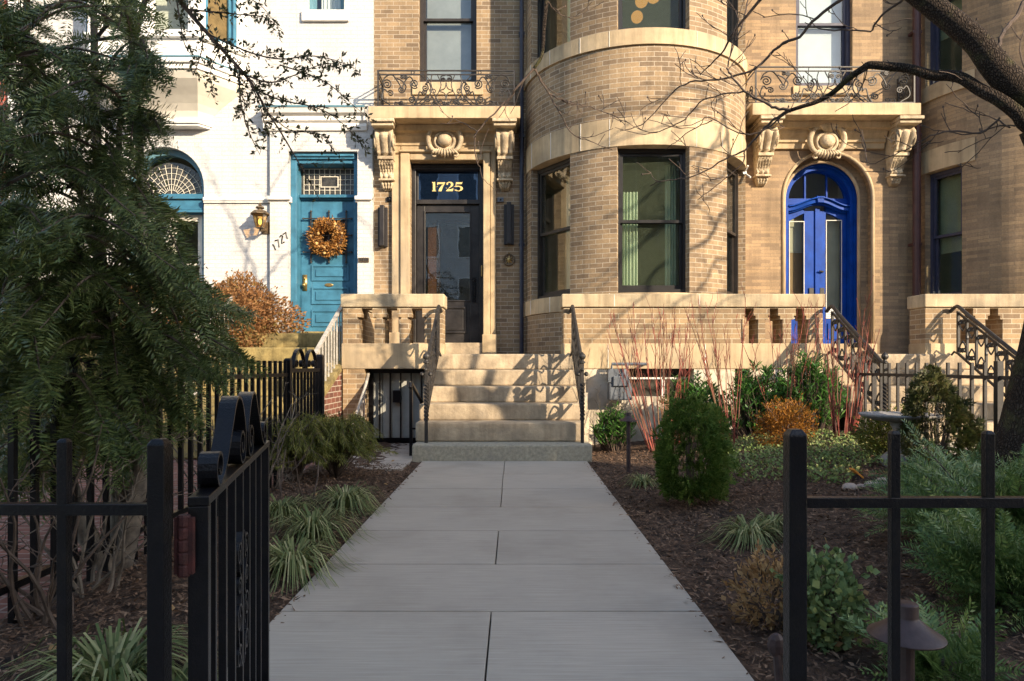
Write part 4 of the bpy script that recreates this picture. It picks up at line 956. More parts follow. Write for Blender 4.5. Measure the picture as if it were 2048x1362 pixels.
# basement gate
g=thing('basement_gate','black barred gate over pale boards in the basement opening under the stoop','gate')
yg=YW+.22; x0,x1=PX(738,yg),PX(864,yg)
m=MB(); framebars(m,x0,x1,PZ(884,yg),.985,.055,yg,yg+.05); framebars(m,x0+.03,x1-.03,PZ(905,yg),PZ(884,yg),.016,yg+.01,yg+.04)
for k in range(1,3): m.box(x0+.05,x1-.05,yg+.015,yg+.035,lerp(PZ(905,yg),PZ(884,yg),k/3)-.008,lerp(PZ(905,yg),PZ(884,yg),k/3)+.008)
m.build('gate_frame',M['iron'],g)
for k in range(1,6):
    x=lerp(x0,x1,k/6); m=MB(); m.box(x-.009,x+.009,yg+.01,yg+.035,PZ(884,yg),.95); m.build('picket',M['iron'],g)
m=MB()
for k in range(6):
    a,b=lerp(x0+.04,x1-.04,k/6),lerp(x0+.04,x1-.04,(k+1)/6); m.box(a+.004,b-.004,yg+.07,yg+.09,-.05,.95)
m.build('board_panel',M['gate_board'],g)
m=MB(); xx=PX(794,yg); m.box(xx-.055,xx+.055,yg-.03,yg+.04,PZ(805,yg),PZ(780,yg)); m.build('lock_box',M['iron'],g,bev=.01)
h=thing('handrail','short black handrail post at the foot of the stoop by the basement gate','railing')
xh=PX(822,7.75); m=MB(); m.bar((xh,7.75,-.05),(xh,7.75,PZ(765,7.75)),.035); m.bar((xh,7.75,PZ(857,7.75)),(xh+.16,7.72,PZ(857,7.75)),.022); m.build('post',M['iron'],h)
m=MB(); m.tube([(xh,7.70,PZ(775,7.75)),(xh,7.72,PZ(767,7.75)),(xh,7.8,PZ(767,7.75)),(xh+.02,8.75,.50)],.022,8); m.build('rail',M['iron'],h)
h=thing('handrail','pale curling iron handrail going down left of the basement gate','railing')
m=MB(); xx=PX(727,8.8)
m.tube(catmull([(xx,9.1,.93),(xx-.0,8.9,.75),(xx-.02,8.6,.5),(xx-.03,8.35,.28),(xx-.03,8.3,.02)],6),.02,8); m.build('rail',M['rail_white'],h)
m=MB()
for k in range(5):
    y=8.4+.14*k; m.bar((xx-.03,y,0),(xx-.02,y,.28+(y-8.35)*.85),.014); m.tube([(xx-.03,y+.06+q[0],.22+(y-8.4)*.8+q[1]) for q in spiral(0,0,.006,.04,0,1.4)],.007,5)
m.build('baluster',M['rail_white'],h)

# ---------------------------------------------------------------- small things on the walls
def sconce(px0,px1,py0,py1,label):
    s=thing('wall_sconce',label,'wall lamp',group='tall black sconces beside the door'); y=YF
    x0,x1,z0,z1=PX(px0),PX(px1),PZ(py1),PZ(py0); xm=(x0+x1)/2
    m=MB(); m.box(x0,x1,y-.05,y-.001,z0,z1); m.build('back_plate',M['sconce'],s,bev=.004)
    m=MB(); m.box(xm-.035,xm+.035,y-.13,y-.051,z0-.0,z1+.02); m.build('lamp_body',M['sconce'],s,bev=.006)
sconce(757,776,416,494,'tall black sconce on sunlit brick left of the 1725 door')
sconce(1008,1028,410,490,'tall black sconce on shaded brick right of the 1725 door')
s=thing('wall_lantern','brass wall lantern with amber glass on the white brick beside the teal door','wall lamp')
xl,zl,yl=PX(520,10.6),PZ(455,10.6),YF-.20
m=MB(); m.lathe((xl,yl,0),[(.15,zl+.20),(.15,zl+.21),(.09,zl+.26),(.04,zl+.27),(.035,zl+.285),(.07,zl+.30),(.06,zl+.32),(.02,zl+.335),(.03,zl+.35),(.012,zl+.37),(.004,zl+.39)],8); m.build('lamp_cap',M['bronze'],s)
m=MB()
for e,f in ((-1,-1),(1,-1),(1,1),(-1,1)): m.bar((xl+e*.045,yl+f*.045,zl),(xl+e*.085,yl+f*.085,zl+.20),.012)
m.box(xl-.055,xl+.055,yl-.055,yl+.055,zl-.012,zl); m.box(xl-.09,xl+.09,yl-.09,yl+.09,zl+.195,zl+.201); m.tube([(xl,yl,zl-.01),(xl,yl+.02,zl-.05),(xl+.02,YF-.03,zl-.01),(xl+.02,YF,zl+.03)],.014,6); m.box(xl-.04,xl+.08,YF-.02,YF-.001,zl-.06,zl+.12); m.build('lamp_frame',M['bronze'],s)
m=MB()
for e,f in ((-1,-1),(1,-1),(1,1),(-1,1)):
    a=(e,f); b=((e*0-f)*1,(f*0+e)*1); pass
C=[(-1,-1),(1,-1),(1,1),(-1,1)]
for k in range(4):
    (a,b),(c,d)=C[k],C[(k+1)%4]; m.poly([(xl+a*.043,yl+b*.043,zl),(xl+c*.043,yl+d*.043,zl),(xl+c*.083,yl+d*.083,zl+.195),(xl+a*.083,yl+b*.083,zl+.195)])
m.build('lamp_glass',M['lamp_glass'],s)
m=MB(); m.ball((xl,yl,zl+.09),.028,10,(1,1,1.8)); m.build('bulb',M['lamp_amber'],s)
# 1727 numerals: thin iron strokes climbing the pilaster
m=MB(); Y7=YF-.075
def stroke(pts): m.tube([(PX(480+(256+(x-256)*1.2)/3.244,Y7),Y7,PZ(300+(598+(y-598)*1.2)/3.244,Y7)) for x,y in pts],.0105,5)
stroke([(218,612),(224,612),(236,640)]); stroke([(232,590),(250,585),(252,600),(256,626)])
stroke([(258,570),(266,560),(274,566),(270,584),(268,606),(284,596)]); stroke([(276,556),(292,544),(294,560),(300,580)])
tagged(m.build('house_number',M['iron']),'black iron numerals 1727 climbing the white pilaster by the teal door','house number')
s=thing('number_plaque','small dark plaque on the white pilaster right of the teal door','plaque')
m=MB(); m.box(PX(719),PX(740),YF-.09,YF-.071,PZ(526),PZ(517)); m.build('plate',M['bronze'],s,bev=.003)
m=MB()
for k in range(4): m.box(PX(721.5+k*4.6),PX(725+k*4.6),YF-.094,YF-.0905,PZ(524.5),PZ(518.5))
m.build('raised_mark',M['iron_worn'],s)
s=thing('medallion','round bronze medallion with a star on the brick beside the downpipe','plaque')
xm,zm=PX(1018),PZ(520); m=MB(); m.tube([(xm+.085*math.cos(a),YF-.015,zm+.085*math.sin(a)) for a in [2*math.pi*k/24 for k in range(25)]],.012,6)
m.prism([(xm+.088*math.cos(2*math.pi*k/24),zm+.088*math.sin(2*math.pi*k/24)) for k in range(24)],YF-.012,YF-.001); m.build('disc',M['bronze'],s,smooth=False)
m=MB()
for k in range(8):
    a=2*math.pi*k/8; m.tube([(xm,YF-.02,zm),(xm+.06*math.cos(a),YF-.016,zm+.06*math.sin(a))],[.014,.005],5)
m.tube([(xm-.02,YF-.01,zm+.095),(xm,YF-.015,zm+.115),(xm+.02,YF-.01,zm+.095)],.006,5); m.build('star',M['brass'],s)
for px,py,lb,c in ((780,399,'tiny dark camera on the brick left of the doorcase','iron'),(1001,400,'small grey camera on the shaded brick right of the doorcase','meter')):
    s=thing('door_camera',lb,'camera'); x,z=PX(px),PZ(py); m=MB(); m.box(x-.05,x+.05,YF-.03,YF-.001,z-.035,z+.035); m.build('housing',M[c],s,bev=.005)
    m=MB(); m.ball((x,YF-.032,z),.014,8); m.build('lens',M['iron'],s)
s=thing('floodlight','white double floodlight camera on the corner of the round bay','floodlight')
p=W(1497,328,10.3); m=MB(); m.T=frameT(p.x,p.y,R(35)); m.box(-.035,.045,-.02,.0,-.10,.11); m.build('upper_panel',M['device_white'],s,bev=.006)
p2=W(1502,354,10.3); m=MB(); m.T=frameT(p2.x,p2.y,R(35)); m.box(-.03,.03,-.03,.0,-.06,.06); m.build('lower_panel',M['device_white'],s,bev=.006)
m=MB(); m.tube([p+Vector((0,.02,-.02)),p+Vector((-.02,.12,-.10)),p2+Vector((0,.02,0))],.014,6); m.tube([p+Vector((-.02,.1,-.10)),p+Vector((-.06,.36,-.08))],.03,8); m.build('mounting_arm',M['device_white'],s)
# gas meter
s=thing('gas_meter','grey gas meter behind the red stems against the pale wall','meter')
y=YW-.16; x0,x1=PX(1216,y),PX(1262,y)
m=MB(); m.box(x0,x1,y-.10,y+.08,PZ(800,y),PZ(765,y)); m.build('meter_body',M['meter'],s,bev=.02)
m=MB(); m.box(x0+.05,x1-.04,y-.13,y-.101,PZ(772,y),PZ(752,y)); m.build('meter_dial',M['meter'],s,bev=.01)
m=MB(); m.box(x0-.01,x0+.13,y-.1,y+.05,PZ(764,y),PZ(738,y)); m.lathe((x0+.2,y-.02,0),[(.07,PZ(764,y)),(.07,PZ(750,y)),(.04,PZ(745,y)),(.04,PZ(738,y))],12); m.tube([(x0+.05,y,PZ(738,y)),(x0+.05,y,PZ(728,y)),(x1+.2,y,PZ(728,y)),(x1+.2,y+.2,PZ(728,y))],.02,8); m.tube([(x1-.05,y,PZ(765,y)),(x1-.05,y,PZ(728,y))],.02,8); m.build('meter_pipe',M['meter'],s)
# wreath
wr=thing('wreath','dried orange brown wreath hanging on the teal door','wreath'); wx,wz,wy=PX(655,10.95),PZ(474,10.95),YF+.17
m=MB(); m.tube([(wx+.215*math.cos(a),wy,wz+.215*math.sin(a)) for a in [2*math.pi*k/24 for k in range(25)]],.045,8); m.build('ring',M['twig'],wr)
V=[];V2=[]
def leafquad(p,d,n,l,wd):
    # rhombic leaf from p along d, lying across n
    s_=d.cross(n); s_=s_.normalized() if s_.length>1e-6 else d.orthogonal().normalized()
    return [p,p+d*l*.5+s_*wd*.5,p+d*l,p+d*l*.5-s_*wd*.5]
def rv(): 
    v=rng.normal(size=3); return Vector(v/np.linalg.norm(v))
for k in range(2600):
    a=rng.random()*6.283; q=rv(); r=.21+.115*q.x*rng.random()**.7
    p=Vector((wx+r*math.cos(a),wy-.02+.09*min(.2,q.y)*1.0,wz+r*math.sin(a)))
    d=(Vector((math.cos(a)*q.x,q.y-.4,math.sin(a)*q.x))+rv()*.9).normalized()
    V+=leafquad(p,d,rv(),.04+.035*rng.random(),.017)
for k in range(60):
    a=-1.57+rng.normal()*.18; V+=leafquad(Vector((wx+.24*math.cos(a),wy-.05,wz+.24*math.sin(a))),(Vector((rng.normal()*.3,-.2,-1))).normalized(),rv(),.10,.016)
quads('dried_foliage',V,leafmat('dried wreath foliage',[(.16,.06,.015),(.32,.14,.03),(.45,.22,.06),(.38,.26,.12)],.8,.15,.2,9),wr)
m=MB()
for k in range(22):
    a=rng.random()*6.283; r=.215+.06*rng.normal()*.6; m.ball((wx+r*math.cos(a),wy-.09,wz+r*math.sin(a)),.016+.014*rng.random(),7)
m.build('seed_head',solid('pale seed heads',(.55,.36,.14),.8,0,.2,20,.3),wr)

# ---------------------------------------------------------------- fences and gates
def picket_mb(x,y,z0,z1,w):
    m=MB(); m.box(x-w/2,x+w/2,y-w/2,y+w/2,z0,z1-w*.3)
    b=[m.p((x+e*w/2,y+f*w/2,z1-w*.3)) for e,f in ((-1,-1),(1,-1),(1,1),(-1,1))]; t=[m.p((x+e*w*.3,y+f*w*.3,z1)) for e,f in ((-1,-1),(1,-1),(1,1),(-1,1))]
    for k in range(4): m.idx((b[k],b[(k+1)%4],t[(k+1)%4],t[k]))
    m.idx(t); return m
YN=1.20
ff=thing('front_fence','black square iron fence along the sidewalk with its gate post right of the path','fence')
picket_mb(PX(1590,YN),YN,-.05,PZ(858,YN),.031).build('post',M['iron'],ff,bev=.002)
for k in range(9): picket_mb(PX(1788,YN)+.1653*k,YN,-.02,PZ(861,YN),.0155).build('picket',M['iron'],ff,bev=.0015)
for z in (PZ(1003,YN),.08):
    m=MB(); m.box(PX(1610,YN),2.4,YN-.009,YN+.011,z-.010,z+.008); m.build('rail',M['iron'],ff,bev=.0015)
ff2=thing('front_fence','black square iron fence along the sidewalk with the hinge post left of the path','fence')
picket_mb(PX(319,YN),YN,-.05,PZ(877,YN),.030).build('post',M['iron'],ff2,bev=.002)
for k in range(7): picket_mb(PX(129,YN)-.1653*k,YN,-.02,PZ(877,YN),.0175).build('picket',M['iron'],ff2,bev=.0015)
for z in (PZ(1018,YN),.08):
    m=MB(); m.box(-2.0,PX(300,YN),YN-.009,YN+.011,z-.010,z+.010); m.build('rail',M['iron'],ff2,bev=.0015)
# open gate
gt=thing('garden_gate','open black iron gate with scrolled crest, swung in beside the path','gate')
A=Vector((-.566,1.225,0)); B=Vector((-.785,2.145,0)); gd=(B-A); GLn=gd.length; gd.normalize(); gn=Vector((gd.y,-gd.x,0))
G=lambda u,z,o=0: A+gd*u+gn*o+Vector((0,0,z))
zt=.803; K=GLn/1.60
m=MB(); m.bar(G(-.0,zt-.008),G(GLn,zt-.008),.036,.016); m.build('top_rail',M['iron'],gt,bev=.0015)
m=MB(); m.bar(G(0,.05),G(GLn,.05),.03,.016); m.build('bottom_rail',M['iron'],gt,bev=.0015)
for u in (.012,GLn-.012):
    m=MB(); m.bar(G(u,.02),G(u,zt-.017),.034,.026,up=gd); m.build('stile',M['iron'],gt,bev=.0015)
for k in range(1,8):
    u=lerp(.012,GLn-.012,k/8); m=MB(); m.bar(G(u,.059),G(u,zt-.017),.016,.016,up=gd); m.build('picket',M['iron'],gt,bev=.001)
for s_ in (0,1):
    U=(lambda u:u) if s_==0 else (lambda u:1.60-u); m=MB()
    v1=[(.20+q[0],.725+q[1]) for q in spiral(0,0,.018,.072,R(200),1.2)]
    end=v1[-1]; path=[Vector((*q,0)) for q in v1]
    climb=catmull([Vector((*end,0)),Vector((.30,.70,0)),Vector((.40,.80,0)),Vector((.52,.93,0)),Vector((.60,.955,0)),Vector((.68,.92,0)),Vector((.745,.83,0)),Vector((.765,.75,0)),Vector((.745,.685,0)),Vector((.69,.664,0))],5)
    v2=[(.68+q[0],.745+q[1]) for q in spiral(0,0,.080,.018,R(-85),-1.35)]
    pts=path+climb[1:]+[Vector((*q,0)) for q in v2[1:]]
    ribbon(m,[G(U(p.x)*K,zt+(p.y-.655)*K*.92) for p in pts],gn,.036,.006); m.build('crest_scroll',M['iron'],gt)
m=MB(); uc=GLn/2
for e in (-1,1):
    for zc,rr in ((.585,.035),(.51,.025),(.43,.045),(.34,.035)):
        ribbon(m,[G(uc+e*.055+e*q[0],zc+q[1]) for q in spiral(0,0,.008,rr,R(90),1.4)],gn,.018,.005)
    ribbon(m,catmull([G(uc+e*.012,.63),G(uc+e*.06,.56),G(uc+e*.02,.50),G(uc+e*.07,.40),G(uc+e*.012,.30)],5),gn,.018,.005)
m.build('scroll_panel',M['iron'],gt)
m=MB(); hx=Vector((-.585,1.212,0))
for k in range(5): m.lathe((hx.x,hx.y,.665+.022*k),[(.010,0),(.0115,.003),(.0115,.018),(.010,.021)],10)
m.box(-.60,-.567,1.206,1.216,.67,.77); m.build('hinge',M['iron_rust'],gt)
# fence between this garden and the brick pavement on the left
xs=-2.0
lf=thing('side_fence','black iron picket fence running back along the red brick pavement','fence')
n=32
for k in range(n):
    y=2.1+(5.98-2.1)*k/(n-1); m=MB(); m.bar((xs,y,-.05),(xs,y,1.075),.024); m.build('picket',M['iron'],lf)
for z in (.16,.955):
    m=MB(); m.box(xs-.015,xs+.015,2.05,6.02,z-.015,z+.015); m.build('rail',M['iron'],lf)
picket_mb(xs,6.05,-.05,1.10,.06).build('post',M['iron'],lf)
lg=thing('side_gate','low black iron gate with looped crest in the side fence, before the mossy stairs','gate')
for k in range(9):
    y=6.13+.82*k/8; m=MB(); m.bar((xs,y,.08),(xs,y,.99),.022); m.build('picket',M['iron'],lg)
for z in (.10,.99):
    m=MB(); m.box(xs-.02,xs+.02,6.1,6.99,z-.018,z+.018); m.build('rail',M['iron'],lg)
m=MB()
for c in (6.35,6.74):
    pts=[(xs,c+.17*math.cos(a),1.0+.19*math.sin(a)) for a in [math.pi*k/14 for k in range(15)]]
    ribbon(m,pts,(1,0,0),.035,.008)
    for e in (-1,1): ribbon(m,[(xs,c+e*.09+q[0],1.06+q[1]) for q in spiral(0,0,.01,.045,R(-90),1.3*e)],(1,0,0),.035,.006)
m.build('crest_scroll',M['iron'],lg)
picket_mb(xs,7.05,-.05,1.15,.075).build('gate_post',M['iron'],lg)
# fence towards the neighbour on the right
xr=3.66
rf=thing('side_fence','iron picket fence before the blue door stoop, passing behind the tree trunk','fence')
n=36
for k in range(n):
    y=7.25-.150*k
    if y<2.1: break
    gz=.2; big=k in (0,14,28); m=MB(); m.bar((xr,y,gz),(xr,y,1.06 if not big else 1.07),.045 if big else .022); m.build('post' if big else 'picket',M['iron_worn'],rf)
for z in (.945,.34):
    m=MB(); m.box(xr-.012,xr+.012,2.1,7.26,z-.014,z+.014); m.build('rail',M['iron_worn'],rf)
m=MB()
for zc in (.72,.70):
    for e in (-1,1):
        m.tube([(xr,6.35+e*.05+q[0],.70+q[1]) for q in spiral(0,0,.008,.04,0,1.4*e)],.008,5)
        m.tube([(xr,6.35+e*.05,.66),(xr,6.35+e*.05,.56),(xr,6.35+e*.12,.52),(xr,6.35+e*.12,.44)],.009,5)
m.build('scroll_ornament',M['iron_worn'],rf)

# ---------------------------------------------------------------- garden lamps, bird bath, rocks
def path_light(x,y,z0,z1,r,label):
    s=thing('path_light',label,'garden lamp',group='mushroom path lights'); k=r/.15
    m=MB(); m.lathe((x,y,0),[(.026*k**.5,z0-.05),(.026*k**.5,z1-.05*k),(.035*k**.5,z1-.05*k),(.035*k**.5,z1-.035*k)],12); m.build('stake',M['path_lamp'],s,smooth=False)
    m=MB(); m.lathe((x,y,0),[(r*.2,z1-.022*k),(r*.97,z1-.034*k),(r*.99,z1-.033*k),(r,z1-.028*k),(r*.985,z1-.025*k),(r*.8,z1-.008*k),(r*.55,z1+.018*k),(r*.36,z1+.043*k),(r*.325,z1+.050*k),(r*.32,z1+.053*k),(r*.315,z1+.100*k),(r*.31,z1+.106*k),(r*.30,z1+.108*k),(.002,z1+.110*k)],32); m.build('lamp_shade',M['path_lamp'],s,smooth=True)
Yp=6.55; path_light(PX(1257,Yp),Yp,-.02,PZ(838,Yp),.085,'small slim path light standing in mulch beside the round green shrub')
Yp=1.85; path_light(PX(1812,Yp),Yp,.0,PZ(1257,Yp),.096,'large brown path light close behind the front fence under the feathery evergreen')
s=thing('bird_bath','shallow stone bird bath on a pedestal before the right side fence','bird bath')
y=5.6; x=PX(1800,y); z=PZ(832,y); gz=ground_z(x,y)
m=MB(); m.lathe((x,y,0),[(.05,z-.05),(.20,z-.035),(.30,z),(.31,z+.018),(.29,z+.02),(.2,z-.005),(.02,z-.012)],24); m.build('basin',M['basin'],s,smooth=True)
m=MB(); m.lathe((x,y,0),[(.15,gz-.05),(.14,gz+.05),(.07,gz+.12),(.055,gz+.28),(.08,z-.05)],14); m.build('pedestal',M['basin'],s,smooth=True)
s=thing('spotlight','short dark spotlight stub with an orange lens rising from the ground cover','garden lamp')
y=5.15; x=PX(1714,y); m=MB(); z=PZ(948,y); m.tube([(x,y,ground_z(x,y)-.03),(x-.005,y,z)],.034,10); m.build('housing',M['path_lamp'],s)
m=MB(); m.T=None; m.prism([(x-.045,z+.035),(x+.03,z-.03),(x+.036,z-.02),(x-.038,z+.045)],y-.035,y+.035); m.build('lens',M['orange'],s)
for k,(px,py,r,lb) in enumerate(((1700,984,.045,'largest pale river rock in the little row by the ground cover'),(1722,981,.030,'small dark river rock second in the row'),(1742,982,.040,'middle grey river rock in the row by the ground cover'),(1768,982,.05,'flat brown river rock at the end of the row behind the picket'))):
    y=4.9; x=PX(px,y); m=MB(); m.ball((x,y,ground_z(x,y)+r*.4),r,10,(1.3,1,.75)); o=tagged(m.build('river_rock',M['rock'],smooth=True),lb,'rock','river rocks in a row')
s=thing('garden_stake','small bronze faced garden stake leaning by the right gate post','garden stake')
m=MB(); y=2.1; p=W(1552,1290,y); m.tube([p+Vector((.01,0,-.12)),p],.012,6); m.ball(p,.035,10,(.8,.5,1.1)); m.build('stake',M['path_lamp'],s)
# ---------------------------------------------------------------- the bare tree on the right
def growtwigs(mb, pts, rad, dens, lmin, lmax, spread=1.0, lvl=0, up=.25, bias=None, tips=None, rmin=.0022, sub=.6):
    pts=[Vector(p) for p in pts]; acc=0
    for i in range(len(pts)-1):
        seg=pts[i+1]-pts[i]; acc+=seg.length*dens
        while rng.random()<acc:
            acc-=1
            if acc<-1: break
            t=rng.random(); p=pts[i].lerp(pts[i+1],t); dr=seg.normalized()
            d=(dr*.7+rv()*spread+Vector((0,0,up))); d.y*=.5; d.normalize()
            if bias: d=(d+bias*.4).normalized()
            ln=lerp(lmin,lmax,rng.random()**1.5); n=4; q=[p]
            for k in range(n):
                d=(d+rv()*.28+Vector((0,0,up*.35))).normalized(); q.append(q[-1]+d*ln/n)
            r0=max(rmin*1.3,min(rad*.5,ln*.011)); mb.tube(q,[lerp(r0,rmin,k/n) for k in range(n+1)],4 if lvl else 5,False)
            if lvl<2 and ln>.12: growtwigs(mb,q,r0,dens*1.25,lmin*sub,lmax*.5,spread,lvl+1,up,bias,tips,rmin,sub)
            elif tips is not None: tips.append(q[-1])
tr=thing('bare_tree','large bare tree with furrowed bark leaning beyond the right edge','tree')
m=MB()
trunk=[W(2058,1010,4.45)+Vector((.0,0,-.25)),W(2050,960,4.45),W(2050,905,4.45),W(2064,850,4.45),W(2083,760,4.45),W(2101,690,4.45),W(2125,560,4.48),W(2140,430,4.5),W(2128,330,4.5),W(2095,245,4.5)]
tp=catmull(trunk,6); tr_r=[.25,.215,.19,.175,.168,.165,.163,.16,.158,.16]
def rads(rs,n): return [rs[min(len(rs)-1,int(i/n))]+(rs[min(len(rs)-1,int(i/n)+1)]-rs[min(len(rs)-1,int(i/n))])*((i%n)/n) for i in range(n*(len(rs)-1)+1)]
m.tube(tp,rads(tr_r,6),20)
limb=[W(2095,245,4.5),W(2054,195,4.5),W(2020,164,4.5),W(1986,127,4.52),W(1956,87,4.55),W(1912,48,4.6),W(1869,15,4.65),W(1825,-18,4.7),W(1770,-60,4.8),W(1650,-150,5.0),W(1450,-225,5.4),W(1250,-215,5.8),W(1130,-120,6.0),W(1096,-30,6.1),W(1093,0,6.1),W(1088,55,6.1),W(1084,109,6.1),W(1068,137,6.1)]
lr=[.14,.105,.092,.084,.078,.075,.071,.066,.07,.045,.035,.03,.026,.022,.020,.018,.015,.013]
m.tube(catmull(limb,5),rads(lr,5),14)
limb2=[W(2100,260,4.5),W(2150,120,4.55),W(2180,-60,4.6),W(2190,-260,4.7),W(2170,-420,4.8)]; m.tube(catmull(limb2,5),rads([.10,.055,.04,.028,.015],5),12)
low=[W(2110,300,4.48),W(2070,262,4.46),W(2048,245,4.45),W(2036,228,4.45),W(1999,200,4.48),W(1959,179,4.55),W(1925,157,4.6),W(1897,151,4.65),W(1866,151,4.7),W(1835,142,4.75),W(1811,136,4.8),W(1777,133,4.85),W(1740,130,4.9),W(1728,136,4.95),W(1697,157,5.0),W(1666,185,5.1),W(1635,203,5.15),W(1604,213,5.2),W(1583,220,5.25)]
m.tube(catmull(low,4),rads([.07,.050,.047,.044,.041,.039,.037,.036,.034,.032,.030,.030,.027,.025,.022,.019,.0165,.015,.014],4),10)
m.build('trunk',M['bark'],tr,smooth=True)
br=MB(); B_=[]
def branch(P,r0,r1,Y0,Y1,tw=1.0):
    n=len(P); pts=catmull([W(x,y,lerp(Y0,Y1,i/(n-1))) for i,(x,y) in enumerate(P)],4)
    for i in range(1,len(pts)-1): pts[i]=pts[i]+rv()*.006
    br.tube(pts,[lerp(r0,r1,i/(len(pts)-1)) for i in range(len(pts))],6,False); B_.append((pts,r0,tw))
branch([(1583,220),(1552,216),(1524,203),(1490,182),(1465,154),(1453,136)],.012,.007,5.25,5.5)
branch([(1583,220),(1567,227),(1542,244),(1518,268),(1490,299),(1450,318),(1400,348),(1360,358),(1320,362),(1300,372)],.011,.003,5.25,5.9)
branch([(1490,299),(1484,327),(1450,358),(1420,380),(1395,400)],.006,.003,5.5,5.8)
branch([(1700,-15),(1681,0),(1635,34),(1598,74),(1558,92),(1512,136),(1470,152),(1425,160),(1380,165),(1345,185),(1310,225),(1280,250),(1240,262)],.014,.003,5.0,6.0)
branch([(1456,133),(1465,92),(1481,62),(1490,31),(1500,-20)],.006,.007,5.5,5.6)
branch([(1490,182),(1440,190),(1400,205),(1370,238),(1330,258),(1290,268),(1230,255)],.007,.0025,5.5,6.0)
branch([(1425,240),(1380,262),(1350,285),(1330,300)],.005,.002,5.7,5.9)
branch([(1583,220),(1500,270),(1420,235),(1400,250)],.007,.003,5.3,5.7)
branch([(1650,-150),(1560,-60),(1520,0),(1470,60),(1440,110),(1400,150)],.018,.004,5.0,5.8)
branch([(1068,137),(1029,182),(1025,189),(988,227),(955,264),(950,276),(950,311),(960,335),(969,361),(993,380)],.011,.002,6.1,6.3,.7)
branch([(1068,137),(1082,160),(1097,187),(1120,228),(1147,269),(1179,282),(1225,300)],.010,.003,6.1,6.4)
branch([(1097,187),(1135,205),(1165,210),(1200,220),(1240,235),(1262,232)],.007,.002,6.1,6.4)
branch([(955,264),(925,245),(900,235),(880,220)],.005,.002,6.2,6.3,.6)
branch([(1093,0),(1115,25),(1150,40)],.006,.002,6.1,6.3)
branch([(1740,130),(1715,150),(1690,185),(1640,195)],.006,.002,4.9,5.1)
branch([(1830,-15),(1790,10),(1755,40),(1740,62),(1700,60),(1640,58),(1610,45)],.010,.003,4.75,5.2)
branch([(2020,255),(1990,238),(1940,222),(1890,205)],.006,.003,4.6,5.0,.4)
branch([(2000,235),(1960,265),(1900,262),(1860,272),(1830,290),(1790,308),(1750,326),(1720,322)],.007,.0025,4.5,5.2)
branch([(2040,250),(2000,252),(1940,268),(1880,262),(1840,250)],.006,.0025,4.5,4.9)
branch([(1995,95),(2010,60),(2035,30),(2060,-20)],.012,.014,4.5,4.6,.5)
branch([(2060,150),(2040,110),(2048,60)],.006,.003,4.6,4.7)
# branches above the picture that dapple the wall
for sx in range(7):
    a=limb[7+sx].copy(); d=Vector((rng.normal()*.6-.4,rng.normal()*.5-.2,1)).normalized(); q=[a]
    for k in range(6): d=(d+rv()*.3).normalized(); q.append(q[-1]+d*.38)
    br.tube(q,[lerp(.022,.006,k/6) for k in range(7)],6,False); B_.append((q,.03,1.0))
a=limb2[-1]
for sx in range(3):
    d=Vector((rng.normal()*.7-.2,rng.normal()*.5,1)).normalized(); q=[a]
    for k in range(6): d=(d+rv()*.3).normalized(); q.append(q[-1]+d*.4)
    br.tube(q,[lerp(.015,.006,k/6) for k in range(7)],6,False); B_.append((q,.03,.8))
tw=br; TIPS=[]
for pts,r0,k in B_: growtwigs(tw,pts,r0,4.4*k,.10,.46,.85,0,.26,Vector((-.35,0,.1)),TIPS,rmin=.0026,sub=.7)
lp=catmull(low,4); growtwigs(tw,lp[20:],.02,3.0,.12,.4,.9,0,.3,None,TIPS,rmin=.0026)
for q in TIPS[::2]: tw.ball(q,.0075,4,(1,1,1.5))
tw.build('crown',M['twig'],tr)

# a second bare tree beyond the right edge: its drooping branches stripe the bay
t2=thing('bare_tree','bare tree standing outside the right edge whose thin branches stripe the round bay with shadow','tree')
m=MB(); m.tube(catmull([(10.6,3.1,-.1),(10.55,3.1,1.2),(10.5,3.15,2.6),(10.3,3.3,3.8),(9.6,3.7,5.2),(8.7,4.2,6.4),(8.0,4.5,7.6)],6),rads([.2,.17,.155,.14,.10,.07,.03],6),12); m.build('trunk',M['bark'],t2,smooth=True)
m=MB(); TB=[]
for (a,b,r) in (((8.7,4.2,6.4),(5.35,4.5,3.75),.030),((8.4,4.4,6.9),(5.7,4.7,4.6),.024),((9.0,4.0,6.0),(6.2,4.3,4.0),.022),((8.2,4.5,7.2),(5.6,4.6,5.4),.022),((8.0,4.5,7.6),(5.2,4.9,6.2),.018),((9.3,3.9,5.6),(6.8,4.2,4.1),.02),((8.1,4.4,7.4),(6.4,4.8,5.2),.018),((8.6,4.3,6.6),(5.0,4.4,4.4),.016),((8.0,4.5,7.6),(6.0,4.2,7.3),.018),((8.9,4.1,6.1),(6.6,4.6,5.9),.018)):
    a,b=Vector(a),Vector(b); r*=1.6; q=catmull([a.lerp(b,k/7)+(rv()*.09 if 0<k<7 else Vector((0,0,0))) for k in range(8)],3); m.tube(q,[lerp(r,.006,k/21) for k in range(22)],7); TB.append((q,r))
for q,r in TB: growtwigs(m,q,r*.6,3.2,.2,.7,.8,0,.1,None,None,rmin=.004)
m.build('crown',M['twig'],t2)

